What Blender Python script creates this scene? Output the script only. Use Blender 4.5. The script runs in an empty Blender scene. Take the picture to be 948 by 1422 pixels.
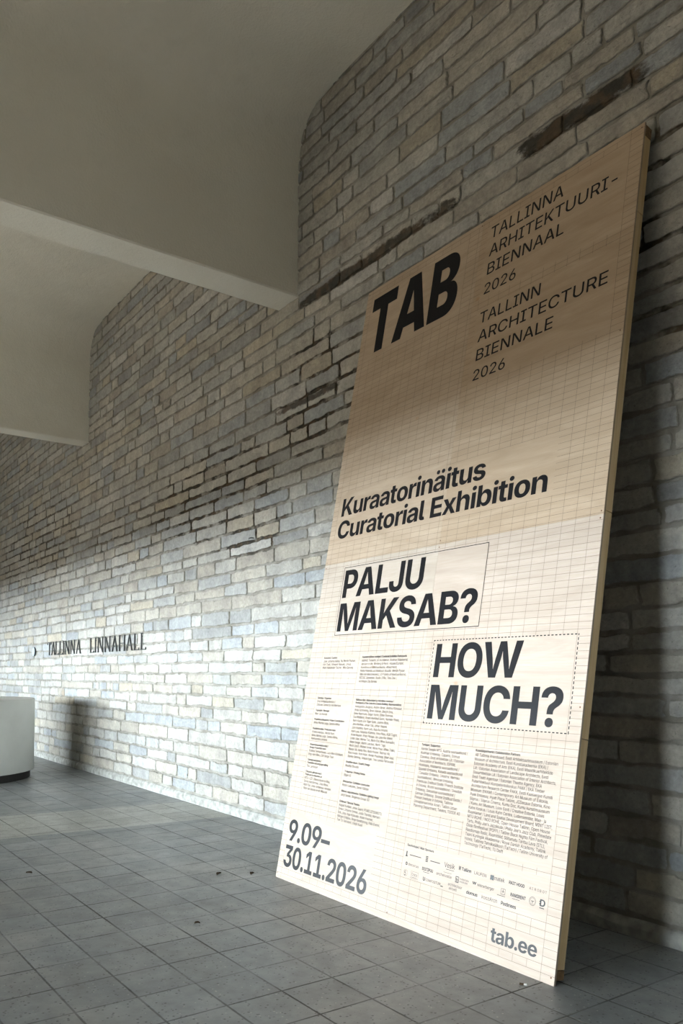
import bpy, bmesh, math, random
import numpy as np
from mathutils import Vector, Matrix
from mathutils.geometry import delaunay_2d_cdt

sc = bpy.context.scene
col = sc.collection

# ------------------------------------------------------------------ camera
F_PX, YAW, PITCH, ROLL, PPY, EYE = 1121.26, 0.9458, 0.0492, 0.0017, 879.80, 1.33
cd = bpy.data.cameras.new('camera')
cam = bpy.data.objects.new('camera', cd); col.objects.link(cam)
fw = Vector((-math.sin(YAW)*math.cos(PITCH), math.cos(YAW)*math.cos(PITCH), math.sin(PITCH)))
rt = Vector((math.cos(YAW), math.sin(YAW), 0)); up = rt.cross(fw)
r2 = rt*math.cos(ROLL) + up*math.sin(ROLL); u2 = up*math.cos(ROLL) - rt*math.sin(ROLL)
M = Matrix((r2, u2, -fw)).transposed().to_4x4(); M.translation = (0, 0, EYE)
cam.matrix_world = M
cd.sensor_fit = 'VERTICAL'; cd.sensor_height = 36.0; cd.sensor_width = 24.0
cd.lens = F_PX*36.0/1422.0
cd.shift_y = (PPY - 711.0)/1422.0
cd.clip_start = 0.05; cd.clip_end = 400
sc.camera = cam

# ------------------------------------------------------------------ exposure
sc.view_settings.view_transform = 'Standard'
sc.view_settings.look = 'None'
sc.view_settings.gamma = 1.0
sc.view_settings.use_curve_mapping = False
sc.view_settings.exposure = 0.0

# ------------------------------------------------------------------ sky: hazy coastal sky, brightest near the horizon
SKY_LOW, SKY_HIGH = 112.0, 5.2
w = bpy.data.worlds.new('sky'); sc.world = w; w.use_nodes = True
nt = w.node_tree; nt.nodes.clear()
tc = nt.nodes.new('ShaderNodeTexCoord'); sp = nt.nodes.new('ShaderNodeSeparateXYZ')
nt.links.new(tc.outputs['Generated'], sp.inputs[0])
mr = nt.nodes.new('ShaderNodeMapRange'); mr.interpolation_type = 'SMOOTHSTEP'
mr.inputs['From Min'].default_value = 0.07; mr.inputs['From Max'].default_value = 0.122
mr.inputs['To Min'].default_value = SKY_LOW; mr.inputs['To Max'].default_value = SKY_HIGH
nt.links.new(sp.outputs['Z'], mr.inputs['Value'])
bg = nt.nodes.new('ShaderNodeBackground'); bg.inputs['Color'].default_value = (0.82, 0.93, 1.0, 1)
nt.links.new(mr.outputs[0], bg.inputs['Strength'])
wo = nt.nodes.new('ShaderNodeOutputWorld'); nt.links.new(bg.outputs[0], wo.inputs[0])

# ------------------------------------------------------------------ sun: reaches only the strip of floor just inside the openings
sd = bpy.data.lights.new('sun', 'SUN'); sd.energy = 43.0; sd.color = (1.0, 0.80, 0.57); sd.angle = math.radians(0.6)
so = bpy.data.objects.new('sun', sd); col.objects.link(so)
so.rotation_euler = Vector((0.18, 0.80, -0.57)).to_track_quat('-Z', 'Y').to_euler()

# ------------------------------------------------------------------ openings in the window wall (x0, x1); portals guide the sky light in
WIN_Y, LINTEL = -8.0, 2.75
OPENINGS = [(-16.8, -12.4), (-11.4, -7.5), (-6.5, -3.8), (-2.95, -1.65)]
for x0, x1 in OPENINGS:
    ld = bpy.data.lights.new('sky_portal', 'AREA'); ld.shape = 'RECTANGLE'
    ld.size = x1 - x0; ld.size_y = LINTEL; ld.cycles.is_portal = True
    lo = bpy.data.objects.new('sky_portal', ld); col.objects.link(lo)
    lo.location = ((x0+x1)/2, WIN_Y - 0.2, LINTEL/2); lo.rotation_euler = (math.pi/2, 0, 0)

# ================================================================== helpers
def link(name, me, mat=None, parent=None, kind=None, smooth=False):
    o = bpy.data.objects.new(name, me); col.objects.link(o)
    if mat is not None and len(me.materials) == 0: me.materials.append(mat)
    if parent is not None: o.parent = parent
    if kind: o['kind'] = kind
    if smooth:
        for p in me.polygons: p.use_smooth = True
    return o

def tag(o, label, cat, group=None):
    o['label'] = label; o['category'] = cat
    if group: o['group'] = group
    return o

def empty(name, loc=(0, 0, 0), rot=(0, 0, 0)):
    o = bpy.data.objects.new(name, None); col.objects.link(o)
    o.location = loc; o.rotation_euler = rot; o.empty_display_size = 0.1
    return o

class MB:
    def __init__(s): s.v = []; s.f = []
    def add(s, vs, fs):
        n = len(s.v); s.v += [tuple(p) for p in vs]; s.f += [tuple(i+n for i in f) for f in fs]; return s
    def box(s, a, b):
        x0, y0, z0 = a; x1, y1, z1 = b
        return s.add([(x0,y0,z0),(x1,y0,z0),(x1,y1,z0),(x0,y1,z0),(x0,y0,z1),(x1,y0,z1),(x1,y1,z1),(x0,y1,z1)],
                     [(0,3,2,1),(4,5,6,7),(0,1,5,4),(1,2,6,5),(2,3,7,6),(3,0,4,7)])
    def lathe(s, prof, n=64, c=(0,0), axis='z'):
        vs = []; fs = []
        for r, z in prof:
            for k in range(n):
                a = 2*math.pi*k/n
                vs.append((c[0]+r*math.cos(a), c[1]+r*math.sin(a), z))
        m = len(prof)
        for i in range(m-1):
            for k in range(n):
                k2 = (k+1) % n
                fs.append((i*n+k, i*n+k2, (i+1)*n+k2, (i+1)*n+k))
        fs.append(tuple(reversed(range(n)))); fs.append(tuple((m-1)*n+k for k in range(n)))
        return s.add(vs, fs)
    def mesh(s, name):
        me = bpy.data.meshes.new(name); me.from_pydata(s.v, [], s.f); me.update(); return me
    def obj(s, name, mat=None, parent=None, kind=None, smooth=False, bevel=0, loc=None):
        o = link(name, s.mesh(name), mat, parent, kind, smooth)
        if bevel:
            m = o.modifiers.new('bevel', 'BEVEL'); m.width = bevel; m.segments = 2; m.limit_method = 'ANGLE'
        if loc: o.location = loc
        return o

# ------------------------------------------------------------------ node helper
class NT:
    def __init__(s, name, rough=0.7, spec=0.5):
        s.m = bpy.data.materials.new(name); s.m.use_nodes = True; s.t = s.m.node_tree
        s.b = s.t.nodes['Principled BSDF']
        s.b.inputs['Roughness'].default_value = rough
        s.b.inputs['Specular IOR Level'].default_value = spec
    def n(s, typ, **kw):
        x = s.t.nodes.new(typ)
        for k, v in kw.items(): setattr(x, k, v)
        return x
    def set(s, sock, v):
        if isinstance(v, bpy.types.NodeSocket): s.t.links.new(v, sock)
        elif isinstance(v, (tuple, list)) and len(v) == 3 and sock.type == 'RGBA': sock.default_value = (*v, 1)
        else: sock.default_value = v
    def math(s, op, a, b=0.0, c=None, clamp=False):
        x = s.n('ShaderNodeMath', operation=op); x.use_clamp = clamp
        s.set(x.inputs[0], a); s.set(x.inputs[1], b)
        if c is not None: s.set(x.inputs[2], c)
        return x.outputs[0]
    def ramp(s, v, a, b, lo=0.0, hi=1.0, smooth=True):
        x = s.n('ShaderNodeMapRange'); x.interpolation_type = 'SMOOTHSTEP' if smooth else 'LINEAR'
        s.set(x.inputs['Value'], v); x.inputs['From Min'].default_value = a; x.inputs['From Max'].default_value = b
        s.set(x.inputs['To Min'], lo); s.set(x.inputs['To Max'], hi); return x.outputs[0]
    def noise(s, vec, scale, detail=4, rough=0.55, dist=0.0):
        x = s.n('ShaderNodeTexNoise'); s.set(x.inputs['Vector'], vec)
        x.inputs['Scale'].default_value = scale; x.inputs['Detail'].default_value = detail
        x.inputs['Roughness'].default_value = rough; x.inputs['Distortion'].default_value = dist
        return x.outputs['Fac']
    def mix(s, f, a, b, mode='MIX'):
        x = s.n('ShaderNodeMix', data_type='RGBA', blend_type=mode)
        s.set(x.inputs[0], f); s.set(x.inputs[6], a); s.set(x.inputs[7], b); return x.outputs[2]
    def pos(s): return s.n('ShaderNodeNewGeometry').outputs['Position']
    def obj(s): return s.n('ShaderNodeTexCoord').outputs['Object']
    def xyz(s, v):
        x = s.n('ShaderNodeSeparateXYZ'); s.set(x.inputs[0], v); return x.outputs
    def scale(s, v, k):
        x = s.n('ShaderNodeVectorMath', operation='MULTIPLY'); s.set(x.inputs[0], v); x.inputs[1].default_value = k; return x.outputs[0]
    def color(s, c): s.set(s.b.inputs['Base Color'], c)
    def rough(s, r): s.set(s.b.inputs['Roughness'], r)
    def bump(s, h, dist=0.003, strength=1.0):
        x = s.n('ShaderNodeBump'); x.inputs['Distance'].default_value = dist; x.inputs['Strength'].default_value = strength
        s.set(x.inputs['Height'], h); s.set(s.b.inputs['Normal'], x.outputs[0])

def plain(name, c, rough=0.6, spec=0.5, metal=0.0, var=0.06, scale=30):
    t = NT(name, rough, spec); t.b.inputs['Metallic'].default_value = metal
    nz = t.noise(t.obj(), scale, 3)
    t.color(t.mix(t.ramp(nz, 0.3, 0.7, smooth=False), tuple(x*(1-var) for x in c), tuple(min(1, x*(1+var)) for x in c)))
    return t.m

# ================================================================== materials
def mat_brick():
    t = NT('silicate_brick', 0.85, 0.25)
    P = t.pos(); X = t.xyz(P)
    at = t.n('ShaderNodeAttribute', attribute_name='tint')
    jo = t.n('ShaderNodeAttribute', attribute_name='joint').outputs['Fac']
    base = at.outputs['Color']
    big = t.noise(P, 1.1, 3); fine = t.noise(P, 38, 5, 0.65); med = t.noise(P, 7, 5, 0.6)
    c = t.mix(1.0, base, t.mix(t.ramp(med, 0.3, 0.72, smooth=False), (0.76, 0.76, 0.77), (1.16, 1.15, 1.12)), 'MULTIPLY')
    c = t.mix(1.0, c, t.mix(t.ramp(fine, 0.28, 0.7, smooth=False), (0.80, 0.80, 0.80), (1.12, 1.12, 1.12)), 'MULTIPLY')
    pits = t.ramp(t.noise(P, 75, 2, 0.5), 0.66, 0.74)
    c = t.mix(t.math('MULTIPLY', pits, 0.55), c, (0.17, 0.16, 0.14))
    # mortar smeared unevenly over the arrises
    smear = t.math('ADD', jo, t.math('MULTIPLY_ADD', t.noise(P, 26, 4, 0.65), 1.5, -0.75))
    mort = t.mix(t.ramp(med, 0.35, 0.65), (0.215, 0.203, 0.172), (0.345, 0.332, 0.298))
    c = t.mix(t.math('MULTIPLY', t.ramp(smear, 0.30, 0.60), t.ramp(t.noise(P, 1.6, 3), 0.30, 0.55, 0.55, 1.0)), c, mort)
    # greenish grey weathering film in broad patches
    c = t.mix(t.ramp(big, 0.5, 0.78, 0.0, 0.35), c, (0.33, 0.34, 0.30))
    # old water stains: dark moss in the joints, a few long streaks across the stones
    warp = t.math('MULTIPLY_ADD', t.noise(P, 5, 4, 0.6), 0.9, -0.45)
    warp2 = t.math('MULTIPLY_ADD', t.noise(t.scale(P, (1, 1, 1.8)), 7, 5, 0.65), 3.2, -1.55)
    def blob(cx, cz, rx, rz, amp, long=False):
        a = t.math('POWER', t.math('ABSOLUTE', t.math('MULTIPLY', t.math('SUBTRACT', X[0], cx), 1/rx)), 6.0 if long else 2.0)
        b = t.math('POWER', t.math('ABSOLUTE', t.math('MULTIPLY', t.math('SUBTRACT', X[2], cz), 1/rz)), 2.0)
        d = t.math('ADD', t.math('ADD', a, b), warp2 if long else warp)
        return t.ramp(d, 0.35, 1.1, amp, 0.0)
    def union(lst):
        r = lst[0]
        for q in lst[1:]: r = t.math('MAXIMUM', r, q)
        return r
    jm = union([blob(-5.4, 3.65, 0.85, 0.65, 1.0), blob(-7.4, 3.10, 1.7, 0.62, 1.0), blob(-6.6, 2.62, 0.9, 0.26, 1.0),
                blob(-9.6, 3.0, 1.5, 0.5, 0.6), blob(-13.6, 3.4, 2.6, 0.8, 0.75), blob(-2.25, 3.55, 0.5, 0.75, 1.0),
                blob(-1.2, 4.0, 1.0, 1.0, 0.7)])
    spots = t.ramp(t.noise(P, 3.6, 4, 0.6), 0.41, 0.53)
    jst = t.math('MULTIPLY', t.math('MULTIPLY', jm, spots), t.ramp(jo, 0.12, 0.75))
    streak = union([blob(-4.75, 4.46, 1.0, 0.055, 0.95, True), blob(-2.78, 4.48, 0.46, 0.075, 1.0, True), blob(-5.55, 3.62, 0.5, 0.035, 0.9, True)])
    st = t.math('MAXIMUM', jst, streak, clamp=True)
    dirt = t.mix(t.ramp(t.noise(P, 9, 3), 0.4, 0.65), (0.026, 0.023, 0.016), (0.080, 0.052, 0.027))
    c = t.mix(t.math('MULTIPLY', st, 0.93), c, dirt)
    rust = t.math('MULTIPLY', t.ramp(t.noise(P, 2.2, 3), 0.70, 0.76), 0.35)
    c = t.mix(rust, c, (0.30, 0.19, 0.10))
    t.color(c)
    t.bump(t.math('MULTIPLY_ADD', t.noise(P, 22, 6, 0.7), 1.0, t.math('MULTIPLY', t.noise(P, 90, 3), 0.4)), 0.014, 1.0)
    return t.m

TX, TY, TO = 0.286, 0.2574, (-3.5175, 1.8199)
def mat_floor():
    t = NT('terrazzo_tiles', 0.5, 0.55)
    P = t.pos(); X = t.xyz(P)
    gx = t.math('MULTIPLY', t.math('SUBTRACT', X[0], TO[0]), 1/TX); gy = t.math('MULTIPLY', t.math('SUBTRACT', X[1], TO[1]), 1/TY)
    def edge(g, k):
        f = t.math('FRACT', g); return t.math('MULTIPLY', t.math('MINIMUM', f, t.math('SUBTRACT', 1.0, f)), k)
    wob = t.math('MULTIPLY_ADD', t.noise(P, 30, 3), 0.005, -0.0025)
    de = t.math('ADD', t.math('MINIMUM', edge(gx, TX), edge(gy, TY)), wob)
    jw = t.ramp(t.noise(P, 2.3, 2), 0.35, 0.65, 0.35, 1.0)
    joint = t.math('MULTIPLY', t.ramp(de, 0.0022, 0.0066, 1.0, 0.0), jw)
    cv = t.n('ShaderNodeCombineXYZ'); t.set(cv.inputs[0], t.math('FLOOR', gx)); t.set(cv.inputs[1], t.math('FLOOR', gy))
    wn = t.n('ShaderNodeTexWhiteNoise'); t.set(wn.inputs[0], cv.outputs[0])
    tone = t.ramp(wn.outputs['Value'], 0, 1, 0.90, 1.08, False)
    big = t.ramp(t.noise(P, 0.55, 4), 0.3, 0.7, 0.78, 1.16, False)
    med = t.ramp(t.noise(P, 9, 5, 0.65), 0.3, 0.7, 0.80, 1.18, False)
    base = t.mix(t.ramp(t.noise(P, 1.7, 3), 0.35, 0.7), (0.246, 0.270, 0.287), (0.302, 0.314, 0.316))
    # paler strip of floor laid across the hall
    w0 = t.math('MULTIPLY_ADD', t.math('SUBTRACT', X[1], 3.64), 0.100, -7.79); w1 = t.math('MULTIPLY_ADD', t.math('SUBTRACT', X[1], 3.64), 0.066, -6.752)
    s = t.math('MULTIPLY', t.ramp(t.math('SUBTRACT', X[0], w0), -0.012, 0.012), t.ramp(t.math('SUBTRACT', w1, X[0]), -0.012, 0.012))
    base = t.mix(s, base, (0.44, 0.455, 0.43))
    def mul(c, f):
        x = t.n('ShaderNodeVectorMath', operation='SCALE'); t.set(x.inputs[0], c); t.set(x.inputs['Scale'], f); return x.outputs[0]
    c = mul(mul(mul(base, tone), big), med)
    vo = t.n('ShaderNodeTexVoronoi'); t.set(vo.inputs['Vector'], P); vo.inputs['Scale'].default_value = 74
    vs = t.xyz(vo.outputs['Color'])
    chip = t.math('MULTIPLY', t.ramp(t.math('SUBTRACT', t.math('ADD', vo.outputs['Distance'], t.math('MULTIPLY', t.noise(P, 140, 2), 0.35)), t.math('MULTIPLY', vs[2], 0.30)), 0.16, 0.34, 1.0, 0.0), t.ramp(vs[0], 0.55, 0.70))
    c = t.mix(t.math('MULTIPLY', chip, 0.85), c, (0.075, 0.076, 0.08))
    chip2 = t.math('MULTIPLY', t.ramp(vo.outputs['Distance'], 0.2, 0.35, 1.0, 0.0), t.ramp(vs[1], 0.93, 0.97))
    c = t.mix(t.math('MULTIPLY', chip2, 0.6), c, (0.55, 0.55, 0.53))
    c = t.mix(t.math('MULTIPLY', joint, 0.88), c, (0.035, 0.032, 0.026))
    grime = t.ramp(t.noise(P, 3.1, 5, 0.7), 0.60, 0.78, 0.0, 0.45)
    c = t.mix(grime, c, (0.11, 0.10, 0.085))
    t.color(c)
    t.rough(t.math('ADD', t.ramp(t.noise(P, 4, 4), 0.3, 0.7, 0.33, 0.47), t.math('MULTIPLY', joint, 0.3)))
    t.bump(t.math('SUBTRACT', t.math('MULTIPLY', t.noise(P, 60, 4), 0.10), joint), 0.0025, 0.5)
    return t.m

def mat_plaster():
    t = NT('ceiling_plaster', 0.9, 0.2); P = t.pos()
    c = t.mix(t.ramp(t.noise(P, 0.9, 5, 0.6), 0.35, 0.7), (0.74, 0.71, 0.63), (0.80, 0.775, 0.695))
    c = t.mix(t.ramp(t.noise(P, 3.5, 4), 0.6, 0.8, 0.0, 0.25), c, (0.62, 0.58, 0.49))
    t.color(c); t.bump(t.math('ADD', t.noise(P, 55, 4), t.math('MULTIPLY', t.noise(P, 12, 4), 1.2)), 0.006, 0.6); return t.m

def mat_ply(tone, shift):
    t = NT('birch_plywood', 0.6, 0.3); P = t.obj()
    v = t.n('ShaderNodeVectorMath', operation='ADD'); t.set(v.inputs[0], P); v.inputs[1].default_value = shift
    V = v.outputs[0]
    g1 = t.noise(t.scale(V, (1.1, 1, 7)), 1.6, 5, 0.6, 1.2); g2 = t.noise(t.scale(V, (3, 1, 70)), 2.2, 4, 0.6, 0.4)
    a = tuple(x*k for x, k in zip(tone, (0.86, 0.83, 0.79))); b = tuple(min(1, x*1.08) for x in tone)
    c = t.mix(t.ramp(g1, 0.3, 0.7, smooth=False), a, b)
    c = t.mix(t.ramp(g2, 0.35, 0.75, 0.0, 0.40), c, tuple(x*k for x, k in zip(tone, (0.86, 0.80, 0.72))))
    vo = t.n('ShaderNodeTexVoronoi'); t.set(vo.inputs['Vector'], t.scale(V, (1.0, 1, 1.5))); vo.inputs['Scale'].default_value = 2.3
    knot = t.ramp(t.math('ADD', vo.outputs['Distance'], t.math('MULTIPLY', t.noise(V, 22, 3), 0.05)), 0.025, 0.085, 0.6, 0.0)
    c = t.mix(t.math('MULTIPLY', knot, t.ramp(t.xyz(vo.outputs['Color'])[0], 0.45, 0.55)), c, (0.40, 0.22, 0.10))
    t.color(c); t.bump(g2, 0.0006, 0.3); return t.m

def mat_pine():
    t = NT('pine_lumber', 0.6, 0.4); P = t.obj()
    g = t.noise(t.scale(P, (22, 22, 1.0)), 1.3, 4, 0.6, 0.8)
    c = t.mix(t.ramp(g, 0.3, 0.72), (0.57, 0.40, 0.20), (0.70, 0.53, 0.31))
    vo = t.n('ShaderNodeTexVoronoi'); t.set(vo.inputs['Vector'], t.scale(P, (6, 6, 2.2))); vo.inputs['Scale'].default_value = 1.0
    c = t.mix(t.math('MULTIPLY', t.ramp(vo.outputs['Distance'], 0.06, 0.17, 1.0, 0.0), 0.85), c, (0.20, 0.09, 0.035))
    t.color(c); return t.m

BRICK = mat_brick(); FLOOR = mat_floor(); PLASTER = mat_plaster(); PINE = mat_pine()
CONCRETE = plain('window_wall_render', (0.50, 0.49, 0.45), 0.9, 0.2, scale=4)
PAVING = plain('outside_paving', (0.045, 0.046, 0.048), 0.9, 0.2, scale=2)
INK = plain('black_print_ink', (0.010, 0.010, 0.012), 0.30, 0.13, var=0.1)
INK_SMALL = plain('grey_black_small_print', (0.055, 0.050, 0.050), 0.45, 0.12, var=0.1)
GRID = plain('thin_grey_print_line', (0.15, 0.115, 0.085), 0.6, 0.25, var=0.1)
WHITE_PAINT = plain('off_white_counter_paint', (0.70, 0.715, 0.69), 0.5, 0.4, var=0.03, scale=6)
BLACK_KICK = plain('black_kickboard', (0.012, 0.011, 0.010), 0.5, 0.5)
DARK_METAL = plain('dark_letter_metal', (0.05, 0.055, 0.055), 0.45, 0.5, 0.5)
DISC_FACE = plain('pale_blue_disc_face', (0.42, 0.49, 0.54), 0.4, 0.5)
END_GRAIN = plain('dark_lumber_end', (0.20, 0.12, 0.06), 0.7, 0.3, var=0.3, scale=60)
LEAF = plain('dry_brown_leaf', (0.055, 0.035, 0.018), 0.8, 0.3, var=0.3)
PLINTH = plain('whitewashed_plinth', (0.345, 0.345, 0.32), 0.85, 0.25, var=0.35, scale=14)
SCREW = plain('rusty_screw_head', (0.16, 0.08, 0.05), 0.5, 0.5, 0.4)
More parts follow.
